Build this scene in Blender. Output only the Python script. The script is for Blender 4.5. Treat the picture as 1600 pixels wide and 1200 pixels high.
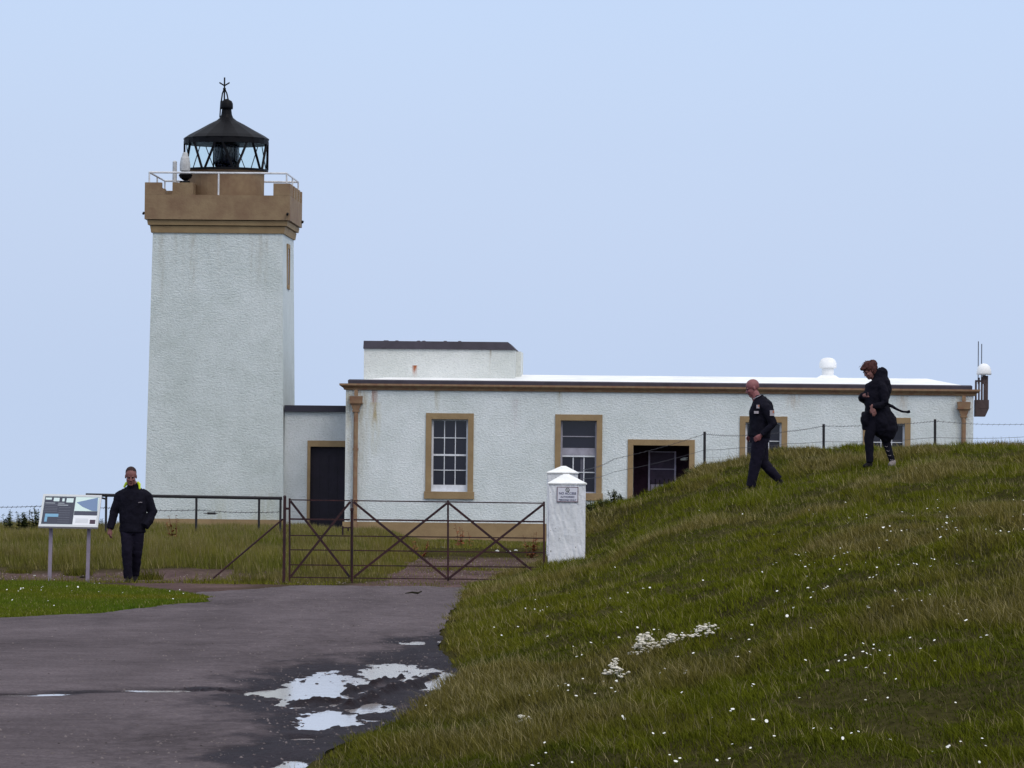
import bpy, bmesh, math, random
import numpy as np
from mathutils import Vector, Matrix
R = math.radians
random.seed(7); rng = np.random.default_rng(11)
scene = bpy.context.scene
for o in list(bpy.data.objects): bpy.data.objects.remove(o)
COL = scene.collection

# ------------------------------------------------------------------ camera
F = 7300.0; CAMZ = 1.66; PITCH = math.atan(140/F); ROLL = 0.0105
_f = Vector((0, math.cos(PITCH), math.sin(PITCH)))
_u0 = Vector((0, -math.sin(PITCH), math.cos(PITCH)))
_r0 = Vector((1, 0, 0))
# the photograph leans a little: its right side hangs lower
_r = _r0*math.cos(ROLL) + _u0*math.sin(ROLL)
_u = _u0*math.cos(ROLL) - _r0*math.sin(ROLL)
cam_d = bpy.data.cameras.new('camera'); cam = bpy.data.objects.new('camera', cam_d); COL.objects.link(cam)
cam.matrix_world = Matrix(((_r.x, _u.x, -_f.x, 0), (_r.y, _u.y, -_f.y, 0), (_r.z, _u.z, -_f.z, CAMZ), (0, 0, 0, 1)))
cam_d.sensor_width = 36; cam_d.lens = 36*F/1600; cam_d.clip_start = 0.5; cam_d.clip_end = 20000
scene.camera = cam

# ------------------------------------------------------------------ sky and light
SUN_EL, SUN_AZ = 48, 150       # degrees; azimuth clockwise from +Y (behind the camera, to its right)
world = bpy.data.worlds.new("World"); scene.world = world; world.use_nodes = True
wt = world.node_tree; wn = wt.nodes; wn.clear()
sky = wn.new('ShaderNodeTexSky'); sky.sky_type = 'NISHITA'; sky.sun_disc = False
sky.sun_elevation = R(SUN_EL); sky.sun_rotation = R(SUN_AZ); sky.dust_density = 4; sky.air_density = 1.5
b1 = wn.new('ShaderNodeBackground'); b1.inputs[1].default_value = 0.05
wt.links.new(sky.outputs[0], b1.inputs[0])
tc = wn.new('ShaderNodeTexCoord'); sep = wn.new('ShaderNodeSeparateXYZ'); wt.links.new(tc.outputs['Generated'], sep.inputs[0])
rp = wn.new('ShaderNodeValToRGB'); wt.links.new(sep.outputs[2], rp.inputs[0])
cr = rp.color_ramp; cr.elements[0].position = 0.0; cr.elements[0].color = (.56, .69, .93, 1)
cr.elements[1].position = 1.0; cr.elements[1].color = (1.0, 1.0, 1.0, 1)
for p, c in ((.07, (.465, .595, .875, 1)), (.13, (.43, .565, .87, 1)), (.22, (.46, .58, .86, 1)), (.5, (.85, .90, 1.0, 1))):
    e = cr.elements.new(p); e.color = c
nz = wn.new('ShaderNodeTexNoise'); nz.inputs['Scale'].default_value = 3.0; nz.inputs['Detail'].default_value = 3
wt.links.new(tc.outputs['Generated'], nz.inputs['Vector'])
mr = wn.new('ShaderNodeMapRange'); mr.inputs[3].default_value = .93; mr.inputs[4].default_value = 1.07
wt.links.new(nz.outputs[0], mr.inputs[0])
mx = wn.new('ShaderNodeMix'); mx.data_type = 'RGBA'; mx.blend_type = 'MULTIPLY'; mx.inputs[0].default_value = 1
wt.links.new(rp.outputs[0], mx.inputs[6]); wt.links.new(mr.outputs[0], mx.inputs[7])
b2 = wn.new('ShaderNodeBackground'); b2.inputs[1].default_value = 0.91
wt.links.new(mx.outputs[2], b2.inputs[0])
ad = wn.new('ShaderNodeAddShader'); out = wn.new('ShaderNodeOutputWorld')
wt.links.new(b1.outputs[0], ad.inputs[0]); wt.links.new(b2.outputs[0], ad.inputs[1]); wt.links.new(ad.outputs[0], out.inputs[0])
sl = bpy.data.lights.new('sun', 'SUN'); sl.energy = 0.75; sl.angle = R(25); sl.color = (1, .96, .9)
so = bpy.data.objects.new('sun', sl); COL.objects.link(so)
sd = Vector((math.sin(R(SUN_AZ))*math.cos(R(SUN_EL)), math.cos(R(SUN_AZ))*math.cos(R(SUN_EL)), math.sin(R(SUN_EL))))
so.rotation_euler = sd.to_track_quat('Z', 'Y').to_euler()
so.location = (20, -20, 40)
vs = scene.view_settings; vs.view_transform = 'Standard'; vs.look = 'None'; vs.gamma = 1; vs.exposure = 0.0
scene.cycles.max_bounces = 6; scene.cycles.diffuse_bounces = 3; scene.cycles.transparent_max_bounces = 8
scene.cycles.use_denoising = True

# ------------------------------------------------------------------ measuring helpers: pixel + known plane -> real place
def ray(u, v):
    d = _f*F + _r*(u-800) + _u*(600-v)
    return d
def at(u, v, Y):
    """world point seen at (u, v) that lies at distance Y"""
    d = ray(u, v); t = Y/d.y
    return Vector((d.x*t, Y, CAMZ + d.z*t))
TH = R(-2.2); BO = Vector((0, 130, 0))
EX = Vector((math.cos(TH), math.sin(TH), 0)); EY = Vector((-math.sin(TH), math.cos(TH), 0))
def bl(u, v, ly=0.0):
    """local (x, z) in the frame of the buildings for a pixel on the wall plane at depth ly"""
    d = ray(u, v); o = Vector((0, 0, CAMZ)) - BO
    t = (ly - o.dot(EY))/d.dot(EY)
    p = o + d*t
    return p.dot(EX), p.z

# ------------------------------------------------------------------ materials
def mat(name, col, rough=.8, spec=.3, noise=0, nscale=5, bump=0, bscale=40, metal=0, col2=None, extra=None, bdist=.02):
    m = bpy.data.materials.new(name); m.use_nodes = True
    nt = m.node_tree; n = nt.nodes; b = n['Principled BSDF']
    b.inputs['Roughness'].default_value = rough; b.inputs['Specular IOR Level'].default_value = spec
    b.inputs['Metallic'].default_value = metal
    tcn = n.new('ShaderNodeTexCoord')
    c1 = (*col, 1)
    if noise or col2:
        t = n.new('ShaderNodeTexNoise'); t.inputs['Scale'].default_value = nscale; t.inputs['Detail'].default_value = 6
        t.inputs['Roughness'].default_value = .65
        nt.links.new(tcn.outputs['Object'], t.inputs['Vector'])
        rr = n.new('ShaderNodeValToRGB'); rr.color_ramp.elements[0].position = .32; rr.color_ramp.elements[1].position = .68
        c2 = (*(col2 if col2 else tuple(max(0, c*(1-noise)) for c in col)), 1)
        rr.color_ramp.elements[0].color = c2; rr.color_ramp.elements[1].color = c1
        nt.links.new(t.outputs[0], rr.inputs[0]); nt.links.new(rr.outputs[0], b.inputs['Base Color'])
    else:
        b.inputs['Base Color'].default_value = c1
    if bump:
        t2 = n.new('ShaderNodeTexNoise'); t2.inputs['Scale'].default_value = bscale; t2.inputs['Detail'].default_value = 3
        nt.links.new(tcn.outputs['Object'], t2.inputs['Vector'])
        bp = n.new('ShaderNodeBump'); bp.inputs['Strength'].default_value = bump; bp.inputs['Distance'].default_value = bdist
        nt.links.new(t2.outputs[0], bp.inputs['Height']); nt.links.new(bp.outputs[0], b.inputs['Normal'])
    if extra: extra(nt, b, tcn)
    return m

def harl(name, col, stains=()):
    """white painted roughcast: lumpy surface, faint dirt, rust and algae runs of their own shape"""
    m = bpy.data.materials.new(name); m.use_nodes = True
    nt = m.node_tree; n = nt.nodes; L = nt.links; b = n['Principled BSDF']
    b.inputs['Roughness'].default_value = .85; b.inputs['Specular IOR Level'].default_value = .2
    tcn = n.new('ShaderNodeTexCoord')
    mp = n.new('ShaderNodeMapping'); mp.inputs['Scale'].default_value = (1, 1, 1.6); L.new(tcn.outputs['Object'], mp.inputs[0])
    t = n.new('ShaderNodeTexNoise'); t.inputs['Scale'].default_value = 15.0; t.inputs['Detail'].default_value = 5; t.inputs['Roughness'].default_value = .7
    L.new(mp.outputs[0], t.inputs['Vector'])
    bp = n.new('ShaderNodeBump'); bp.inputs['Strength'].default_value = 1.0; bp.inputs['Distance'].default_value = .038
    L.new(t.outputs[0], bp.inputs['Height']); L.new(bp.outputs[0], b.inputs['Normal'])
    # broad weathering
    t2 = n.new('ShaderNodeTexNoise'); t2.inputs['Scale'].default_value = .8; t2.inputs['Detail'].default_value = 8; t2.inputs['Roughness'].default_value = .7
    L.new(tcn.outputs['Object'], t2.inputs['Vector'])
    r2 = n.new('ShaderNodeValToRGB'); r2.color_ramp.elements[0].position = .3; r2.color_ramp.elements[1].position = .62
    r2.color_ramp.elements[0].color = (col[0]*.80, col[1]*.82, col[2]*.80, 1); r2.color_ramp.elements[1].color = (*col, 1)
    L.new(t2.outputs[0], r2.inputs[0])
    # chips and specks
    t3 = n.new('ShaderNodeTexNoise'); t3.inputs['Scale'].default_value = 20; t3.inputs['Detail'].default_value = 4
    L.new(tcn.outputs['Object'], t3.inputs['Vector'])
    r3 = n.new('ShaderNodeMapRange'); r3.inputs[1].default_value = .30; r3.inputs[2].default_value = .46
    r3.inputs[3].default_value = .84; r3.inputs[4].default_value = 1; L.new(t3.outputs[0], r3.inputs[0])
    mxn = n.new('ShaderNodeMix'); mxn.data_type = 'RGBA'; mxn.blend_type = 'MULTIPLY'; mxn.inputs[0].default_value = 1
    L.new(r2.outputs[0], mxn.inputs[6]); L.new(r3.outputs[0], mxn.inputs[7])
    cur = mxn.outputs[2]
    sp = n.new('ShaderNodeSeparateXYZ'); L.new(tcn.outputs['Object'], sp.inputs[0])
    t4 = n.new('ShaderNodeTexNoise'); t4.inputs['Scale'].default_value = 1; t4.inputs['Detail'].default_value = 5
    mp4 = n.new('ShaderNodeMapping'); mp4.inputs['Scale'].default_value = (14, 14, 2.2); L.new(tcn.outputs['Object'], mp4.inputs[0]); L.new(mp4.outputs[0], t4.inputs['Vector'])
    for (x, w, z0, z1, c, k) in stains:       # a run: starts at z1 (top), fades towards z0
        def M(op, a, bb=None, clamp=False):
            q = n.new('ShaderNodeMath'); q.operation = op; q.use_clamp = clamp
            for i, val in enumerate((a, bb)):
                if val is None: continue
                if hasattr(val, 'links'): L.new(val, q.inputs[i])
                else: q.inputs[i].default_value = val
            return q.outputs[0]
        dx = M('ABSOLUTE', M('SUBTRACT', sp.outputs[0], x))
        a = M('SUBTRACT', 1.0, M('DIVIDE', dx, w), True)
        zf = M('DIVIDE', M('SUBTRACT', sp.outputs[2], z0), z1-z0, True)
        top = M('LESS_THAN', sp.outputs[2], max(z0, z1)+.02)
        nn = M('MULTIPLY', M('SUBTRACT', t4.outputs[0], .32, True), 3.2)
        fac = M('MULTIPLY', M('MULTIPLY', M('MULTIPLY', a, zf), top), M('MULTIPLY', nn, k), True)
        q = n.new('ShaderNodeMix'); q.data_type = 'RGBA'; L.new(fac, q.inputs[0]); L.new(cur, q.inputs[6]); q.inputs[7].default_value = (*c, 1)
        cur = q.outputs[2]
    L.new(cur, b.inputs['Base Color'])
    return m

TAN = (.31, .222, .12)
M = {}
M['tan'] = mat('tan_masonry_paint', TAN, .8, .2, col2=(.24, .165, .09), nscale=2.2, bump=.35, bscale=18)
M['tan_rust'] = mat('rust_streaked_tan_paint', (.262, .19, .112), .8, .2, col2=(.175, .108, .068), nscale=1.6, bump=.35, bscale=18)
M['rust_tan'] = mat('rusty_tan_iron', (.27, .19, .11), .7, .3, col2=(.20, .10, .06), nscale=6, bump=.2, bscale=30)
M['black'] = mat('black_bitumen', (.022, .02, .035), .55, .4, noise=.4, nscale=4, bump=.2)
M['fascia'] = mat('dark_purple_grey_gutter', (.05, .042, .06), .6, .4, noise=.4, nscale=3)
M['iron'] = mat('black_painted_iron', (.004, .004, .006), .55, .12, noise=.3, nscale=8)
M['gate'] = mat('rusty_black_gate_iron', (.018, .012, .016), .75, .2, col2=(.055, .02, .022), nscale=3.5, bump=.2)
M['fence'] = mat('dark_fence_iron', (.022, .02, .024), .7, .3, noise=.4, nscale=8)
M['wire'] = mat('weathered_wire', (.045, .045, .055), .6, .4, noise=.3)
M['white'] = mat('white_paint', (.80, .81, .82), .5, .3, noise=.12, nscale=4)
M['white_roof'] = mat('white_roof_paint', (.86, .87, .88), .75, .2, col2=(.70, .72, .72), nscale=1.2, bump=.2)
M['sash'] = mat('white_sash_paint', (.72, .74, .80), .6, .3, noise=.25, nscale=6)
M['sash_grey'] = mat('greying_sash_paint', (.36, .35, .42), .6, .3, noise=.3, nscale=6)
M['sill'] = mat('sill_paint', (.42, .40, .40), .8, .2, noise=.4, nscale=9)
M['rail_white'] = mat('white_rail_paint', (.70, .71, .74), .5, .3, noise=.35, nscale=9)
M['glassdark'] = mat('dark_window_glass', (.012, .012, .022), .12, .5)
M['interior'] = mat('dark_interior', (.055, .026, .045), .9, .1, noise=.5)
M['door_dark'] = mat('dark_door_paint', (.014, .010, .022), .6, .3, noise=.4, nscale=3)
M['door_purple'] = mat('dull_purple_grey_door', (.09, .06, .105), .6, .3, noise=.4, nscale=5)
M['plumtrim'] = mat('plum_grey_trim', (.70, .62, .80), .6, .3, noise=.4, nscale=6)
M['grille'] = mat('brown_grey_slats', (.085, .058, .058), .7, .3, noise=.4, nscale=7)
M['post_grey'] = mat('lilac_grey_post', (.27, .235, .30), .6, .3, noise=.3, nscale=6)
def _glass():
    m = bpy.data.materials.new('lantern_glass'); m.use_nodes = True; b = m.node_tree.nodes['Principled BSDF']
    b.inputs['Base Color'].default_value = (.90, .97, .96, 1); b.inputs['Roughness'].default_value = .03
    b.inputs['Transmission Weight'].default_value = 1; b.inputs['IOR'].default_value = 1.02
    return m
M['glass'] = _glass()
M['haze_white'] = mat('pale_grey_plastic', (.52, .53, .54), .6, .3, noise=.35, nscale=9)
M['cloth_navy'] = mat('navy_black_fabric', (.008, .0075, .015), .92, .12, noise=.4, nscale=9, bump=.4, bscale=25)
M['cloth_black'] = mat('black_fabric', (.007, .0065, .013), .92, .12, noise=.35, nscale=9, bump=.4, bscale=25)
M['jeans'] = mat('dark_indigo_trousers', (.0105, .009, .020), .92, .12, noise=.4, nscale=7, bump=.4, bscale=25)
M['hivis'] = mat('yellow_green_lining', (.55, .72, .04), .8, .2)
M['skin'] = mat('ruddy_skin', (.22, .098, .09), .6, .3, col2=(.17, .07, .065), nscale=12)
M['skin_bald'] = mat('pink_ruddy_skin', (.235, .085, .088), .5, .35, col2=(.19, .065, .068), nscale=10)
M['skin_pale'] = mat('wind_reddened_skin', (.22, .105, .095), .6, .3, col2=(.18, .08, .075), nscale=12)
M['hair_brown'] = mat('short_brown_hair', (.045, .024, .024), .8, .2, noise=.5, nscale=30, bump=.5, bscale=80)
M['hair_red'] = mat('reddish_brown_hair', (.075, .027, .025), .8, .2, noise=.5, nscale=30, bump=.5, bscale=80)
M['shoe'] = mat('dark_shoe_leather', (.008, .007, .009), .8, .15)
M['shoe_pale'] = mat('pale_worn_shoe', (.30, .26, .26), .7, .3, noise=.5, nscale=30)
M['eye'] = mat('eye_dark', (.02, .012, .012), .3, .5)
M['lip'] = mat('lip', (.13, .04, .04), .6, .3)
M['badge'] = mat('pale_badge', (.42, .38, .42), .8, .2, noise=.4, nscale=60)
M['badge_red'] = mat('orange_badge_stripe', (.45, .16, .08), .8, .2)

# ------------------------------------------------------------------ mesh helpers
class MB:
    def __init__(s): s.v = []; s.f = []
    def add(s, vs_, fs): 
        k = len(s.v); s.v += [tuple(p) for p in vs_]; s.f += [tuple(i+k for i in q) for q in fs]; return s
    def box(s, x0, x1, y0, y1, z0, z1):
        x0, x1 = sorted((x0, x1)); y0, y1 = sorted((y0, y1)); z0, z1 = sorted((z0, z1))
        return s.add([(x, y, z) for z in (z0, z1) for y in (y0, y1) for x in (x0, x1)],
                     [(0, 2, 3, 1), (4, 5, 7, 6), (0, 1, 5, 4), (2, 6, 7, 3), (0, 4, 6, 2), (1, 3, 7, 5)])
    def frustum(s, b, t):      # two quads (x0,x1,y0,y1,z)
        a = []
        for q in (b, t):
            x0, x1, y0, y1, z = q; a += [(x0, y0, z), (x1, y0, z), (x1, y1, z), (x0, y1, z)]
        return s.add(a, [(3, 2, 1, 0), (4, 5, 6, 7), (0, 1, 5, 4), (1, 2, 6, 5), (2, 3, 7, 6), (3, 0, 4, 7)])
    def tube(s, pts, r, n=8, caps=True):
        pts = [Vector(p) for p in pts]; rs = r if hasattr(r, '__len__') else [r]*len(pts)
        rings = []; prev = None
        for i, p in enumerate(pts):
            d = (pts[min(i+1, len(pts)-1)] - pts[max(i-1, 0)]).normalized()
            a = prev if prev is not None else (Vector((0, 0, 1)) if abs(d.z) < .9 else Vector((1, 0, 0)))
            a = (a - d*a.dot(d)); a = a.normalized() if a.length > 1e-6 else d.orthogonal().normalized()
            prev = a; bb = d.cross(a)
            rr = rs[i]; ra, rb = rr if hasattr(rr, '__len__') else (rr, rr)
            rings.append([p + a*ra*math.cos(t) + bb*rb*math.sin(t) for t in [2*math.pi*k/n for k in range(n)]])
        vs_ = [q for ring in rings for q in ring]; fs = []
        for i in range(len(rings)-1):
            for k in range(n): fs.append((i*n+k, i*n+(k+1) % n, (i+1)*n+(k+1) % n, (i+1)*n+k))
        if caps: fs.append(tuple(range(n-1, -1, -1))); fs.append(tuple((len(rings)-1)*n+k for k in range(n)))
        return s.add(vs_, fs)
    def bar(s, a, b, w, h):    # rectangular bar; w across (horizontal), h the other way
        a = Vector(a); b = Vector(b); d = (b-a).normalized(); up = Vector((0, 1, 0))
        if abs(d.y) > .9: up = Vector((0, 0, 1))
        e = d.cross(up).normalized(); g = e.cross(d)
        vs_ = [p + e*sx*w/2 + g*sy*h/2 for p in (a, b) for sx, sy in ((-1, -1), (1, -1), (1, 1), (-1, 1))]
        return s.add(vs_, [(3, 2, 1, 0), (4, 5, 6, 7), (0, 1, 5, 4), (1, 2, 6, 5), (2, 3, 7, 6), (3, 0, 4, 7)])
    def lathe(s, prof, c=(0, 0, 0), n=24):
        vs_ = []; fs = []
        for (r, z) in prof:
            vs_ += [(c[0]+r*math.cos(2*math.pi*k/n), c[1]+r*math.sin(2*math.pi*k/n), c[2]+z) for k in range(n)]
        for i in range(len(prof)-1):
            for k in range(n): fs.append((i*n+k, i*n+(k+1) % n, (i+1)*n+(k+1) % n, (i+1)*n+k))
        fs.append(tuple(range(n-1, -1, -1))); fs.append(tuple((len(prof)-1)*n+k for k in range(n)))
        return s.add(vs_, fs)
    def ball(s, c, r, n=12, m=8):
        rx, ry, rz = r if hasattr(r, '__len__') else (r, r, r)
        prof = [math.pi*(i+.0)/(m) for i in range(m+1)]
        vs_ = [(c[0], c[1], c[2]-rz)]; fs = []
        for i in range(1, m):
            t = prof[i]
            vs_ += [(c[0]+rx*math.sin(t)*math.cos(2*math.pi*k/n), c[1]+ry*math.sin(t)*math.sin(2*math.pi*k/n), c[2]-rz*math.cos(t)) for k in range(n)]
        vs_.append((c[0], c[1], c[2]+rz))
        for k in range(n): fs.append((0, 1+(k+1) % n, 1+k))
        for i in range(m-2):
            for k in range(n): fs.append((1+i*n+k, 1+i*n+(k+1) % n, 1+(i+1)*n+(k+1) % n, 1+(i+1)*n+k))
        e = len(vs_)-1
        for k in range(n): fs.append((1+(m-2)*n+k, 1+(m-2)*n+(k+1) % n, e))
        return s.add(vs_, fs)
    def poly(s, pts, th, nrm=(0, -1, 0)):   # flat polygon with thickness
        nn = Vector(nrm)*th; n = len(pts); a = [Vector(p) for p in pts]
        vs_ = a + [p+nn for p in a]
        return s.add(vs_, [tuple(range(n)), tuple(range(2*n-1, n-1, -1))] + [(i, i+n, (i+1) % n+n, (i+1) % n) for i in range(n)])
def link(name, me, m=None, parent=None, smooth=False):
    o = bpy.data.objects.new(name, me); COL.objects.link(o)
    if m is not None:
        me.materials.clear(); me.materials.append(M[m] if isinstance(m, str) else m)
    if parent is not None: o.parent = parent
    if smooth:
        me.polygons.foreach_set('use_smooth', [True]*len(me.polygons))
    return o
def build(name, mb, m, parent=None, off=None, smooth=False):
    me = bpy.data.meshes.new(name)
    if off is None and parent is not None and parent.get('_off') is not None: off = parent['_off']
    if off is None: off = (0, 0, 0)
    me.from_pydata([(p[0]-off[0], p[1]-off[1], p[2]-off[2]) for p in mb.v], [], mb.f)
    bm = bmesh.new(); bm.from_mesh(me); bmesh.ops.recalc_face_normals(bm, faces=bm.faces); bm.to_mesh(me); bm.free()
    o = link(name, me, m, parent, smooth)
    if parent is not None and parent.get('_off') is not None: o['_off'] = list(off)
    return o
def tag(o, label=None, cat=None, group=None, kind=None):
    for k, v in (('label', label), ('category', cat), ('group', group), ('kind', kind)):
        if v: o[k] = v
    return o
def root(name, loc, label, cat, group=None, rz=0.0, off=None):
    o = bpy.data.objects.new(name, None); COL.objects.link(o); o.empty_display_size = .3
    o.location = loc; o.rotation_euler = (0, 0, rz); o['_off'] = list(off if off is not None else loc)
    return tag(o, label, cat, group)
def broot(name, lx, ly, lz, label, cat):
    """root in the frame of the buildings; its parts are given in frame coordinates"""
    return root(name, BO + EX*lx + EY*ly + Vector((0, 0, lz)), label, cat, None, TH, (lx, ly, lz))
def text_mesh(body, size):
    cu = bpy.data.curves.new('t', 'FONT'); cu.body = body; cu.size = size; cu.align_x = 'CENTER'; cu.extrude = .0008; cu.offset = size*.012
    o = bpy.data.objects.new('t', cu); COL.objects.link(o)
    bpy.context.view_layer.update()
    me = bpy.data.meshes.new_from_object(o.evaluated_get(bpy.context.evaluated_depsgraph_get()))
    bpy.data.objects.remove(o); bpy.data.curves.remove(cu)
    return me

# ------------------------------------------------------------------ noise (numpy)
_tab = np.random.default_rng(5).random((256, 256))
def vnoise(x, y):
    xi = np.floor(x).astype(int); yi = np.floor(y).astype(int); fx = x-xi; fy = y-yi
    fx = fx*fx*(3-2*fx); fy = fy*fy*(3-2*fy)
    a = _tab[xi & 255, yi & 255]; b = _tab[(xi+1) & 255, yi & 255]; c = _tab[xi & 255, (yi+1) & 255]; d = _tab[(xi+1) & 255, (yi+1) & 255]
    return (a*(1-fx)+b*fx)*(1-fy) + (c*(1-fx)+d*fx)*fy - .5
def fbm(x, y, o=4, g=.5):
    s = 0; a = 1; t = 0
    for i in range(o):
        s = s + a*vnoise(x*2**i+i*17.3, y*2**i+i*9.1); t += a; a *= g
    return s/t*2
def sstep(a, b, x):
    t = np.clip((x-a)/(b-a), 0, 1); return t*t*(3-2*t)

# ------------------------------------------------------------------ the lie of the land
_rs = [  # y, [(x, z) ...] the bank right of the road
 (-40, [(-1.4, 0), (0, .0), (8, .2), (20, 1)]),
 (0, [(-1.4, 0), (0, .03), (3, .25), (20, 1)]),
 (15, [(-1.4, 0), (0, .05), (1.5, .16), (3, .32), (6, .6), (20, 1.2)]),
 (26, [(-1.15, 0), (0, .12), (1.5, .36), (3, .58), (5, .9), (20, 1.4)]),
 (33, [(-.67, 0), (.5, .2), (2, .55), (4, .95), (8, 1.3), (20, 1.6)]),
 (39, [(-.38, 0), (.6, .22), (2, .6), (4, 1.03), (8, 1.4), (20, 1.7)]),
 (48, [(-.73, 0), (.5, .22), (2, .66), (4, 1.12), (7, 1.5), (20, 1.8)]),
 (62, [(-.64, 0), (.6, .25), (2, .78), (4, 1.3), (6.5, 1.7), (20, 2.0)]),
 (73, [(-.6, 0), (.1, .07), (.56, .25), (1.15, .40), (2.3, .92), (3.7, 1.43), (5.6, 1.82), (7, 1.96), (9, 2.1), (20, 2.2)]),
 (78, [(-.1, 0), (.6, .2), (1.2, .95), (2.3, 1.22), (3.6, 1.6), (5.6, 1.95), (9, 2.13), (20, 2.3)]),
 (83, [(.2, -.05), (.8, .2), (1.35, 1.1), (1.8, 1.17), (2.7, 1.36), (3.4, 1.69), (4.5, 1.99), (5.6, 2.08), (9, 2.2), (20, 2.3)]),
 (95, [(.9, -.12), (2.2, .5), (4, 1.45), (6, 1.8), (9, 1.9), (20, 2.1)]),
 (108, [(1.5, -.2), (4, 1.2), (6, 1.5), (10, 1.8), (20, 1.8)]),
 (118, [(2, -.27), (6, .2), (20, .5)]),
 (124, [(2, -.3), (20, -.3)]), (400, [(0, -.3), (20, -.3)])]
_ly = [-40, 45, 72, 77, 84, 92, 100, 108, 118, 126, 140, 150, 165, 200, 260]
_lz = [0, 0, -.06, -.04, .1, .24, .27, .2, -.1, -.3, -.3, -.8, -6, -40, -58]
def right_z(x, y):
    ys = np.array([s[0] for s in _rs]); zz = np.array([np.interp(x, [p[0] for p in s[1]], [p[1] for p in s[1]]) for s in _rs])
    i = np.clip(np.searchsorted(ys, y)-1, 0, len(ys)-2); t = (y-ys[i])/(ys[i+1]-ys[i])
    ii = np.arange(len(x))
    return zz[i, ii]*(1-t)+zz[i+1, ii]*t
def drive_w(x, y):   # 1 on the tracks (road, yard drive), 0 in the rough grass on the left
    return sstep(-3.0, -2.0, x)*(1-sstep(104, 122, y)) + (1-sstep(71, 74, y))
def height(x, y, fine=True):
    x = np.asarray(x, float).ravel(); y = np.asarray(y, float).ravel()
    dz = np.interp(y, [-40, 73, 126, 140, 150, 165, 200, 260], [0, 0, -.3, -.3, -.8, -6, -40, -58])
    lz = np.interp(y, _ly, _lz); w = np.clip(drive_w(x, y), 0, 1)
    left = lz*(1-w)+dz*w
    edge = np.interp(y, [-40, 15, 26, 33, 36, 39, 43, 48, 62, 73, 78, 83, 95, 108, 118, 124], [-1.4, -1.4, -1.12, -.62, -.45, -.36, -.52, -.68, -.64, -.6, -.1, .2, .9, 1.5, 2, 2])
    rz = right_z(x, y); t = sstep(-.15, .15, x-edge)
    z = np.where(y > 124, left, left*(1-t)+rz*t)
    rough = sstep(0.1, 1.2, x-edge)*(1-sstep(118, 124, y))
    if fine:
        n = fbm(x*.9+3, y*.42+8, 4)*.13 + fbm(x*2.1+y*.35, y*.9, 3)*.12 + fbm(x*5, y*2.5, 2)*.03
        z = z + n*rough*sstep(0, 12, y)
        lr = (1-w)*sstep(74, 78, y)*(1-sstep(118, 124, y))
        z = z + lr*fbm(x*.8, y*.5, 3)*.10
    z = z - .08*sstep(48, 72, y)*(1-sstep(1, 3, x))*(1-sstep(90, 120, y))
    z = z - sstep(26, 60, np.abs(x))*3 - sstep(60, 140, np.abs(x))*45
    return z
def H(x, y): return float(height([x], [y])[0])
def H0(x, y): return float(height([x], [y], False)[0])

# the road: left and right edge against distance
_ry = [-30, 15, 26.2, 28.6, 32.6, 36, 39, 43, 48.3, 56, 67, 72.6]
_rx = [-1.5, -1.45, -1.15, -.94, -.67, -.5, -.42, -.62, -.73, -.70, -.66, -.5]
_qy = [-30, 34, 44, 52, 54, 58, 60.6, 63.8, 66.2, 69.6, 72.6]
_qx = [-30, -14, -9.5, -5.6, -4.8, -4.25, -3.9, -4.15, -4.7, -5.7, -7.4]
def road_r(y): return np.interp(y, _ry, _rx) + .07*fbm(y*.9, y*0+3.1, 4)
def road_l(y): return np.interp(y, _qy, _qx) + .12*fbm(y*.6, y*0+7.7, 3)
PUD = [(-1.42, 36.2, .42, 3.2), (-1.75, 35.2, .25, .8), (-.92, 39.3, .42, 2.3), (-.56, 37.6, .26, 2.2), (-1.22, 31.6, .32, 1.5), (-.98, 33.2, .24, 1.1), (-.96, 45.9, .17, .8), (-.66, 46.3, .09, .55),
       (-1.24, 26.6, .16, .7), (-1.28, 29.2, .12, .25), (-1.62, 34.9, .3, .35)]
def road_z(x, y, only_mud=False):
    z = .012 + fbm(x*1.3, y*.6, 3)*.010 + .006*fbm(x*9, y*5, 2)
    dep = np.zeros_like(z)
    for (cx, cy, rx, ry) in PUD:
        q = ((x-cx)/rx)**2 + ((y-cy)/ry)**2
        dep = np.maximum(dep, np.exp(-q*1.05))
    z = z - .062*dep + dep*(.055*fbm(x*8, y*1.9, 5, .70))
    z = z - .08*sstep(48, 72, y)
    if only_mud: z = z*0
    # churned mud ridges that stand out of the big puddle, and the thin wet runnel across the road
    for (x0, y0, x1, y1, w, h) in ((-1.22, 35.4, -.88, 38.2, .04, .062), (-1.13, 33.4, -.70, 36.8, .055, .078), (-.72, 37.4, -.60, 38.6, .035, .06), (-1.5, 33.6, -1.25, 34.0, .07, .055)):
        dx, dy = x1-x0, (y1-y0); L2 = dx*dx+dy*dy
        t = np.clip(((x-x0)*dx+(y-y0)*dy)/L2, 0, 1); d = np.hypot(x-(x0+t*dx), (y-(y0+t*dy))*.35)
        z = z + h*np.exp(-(d/w)**2)*(.75+.55*fbm(x*9, y*3, 4))
    if only_mud: return z
    yn = y+.9*fbm(x*1.7, y*.4, 4)+6.5*sstep(-3.0, -4.8, x); z = z - .12*sstep(71.0, 71.8, yn)
    ry = np.interp(x, [-14, -3.73, -2.9, -1.8], [32.2, 34.0, 35.0, 35.3]); z = z - (.021+.07*fbm(x*4.5, y*2.2, 5, .7))*np.exp(-((y-ry)/.24)**2)*(x < -1.6)
    return z

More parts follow.
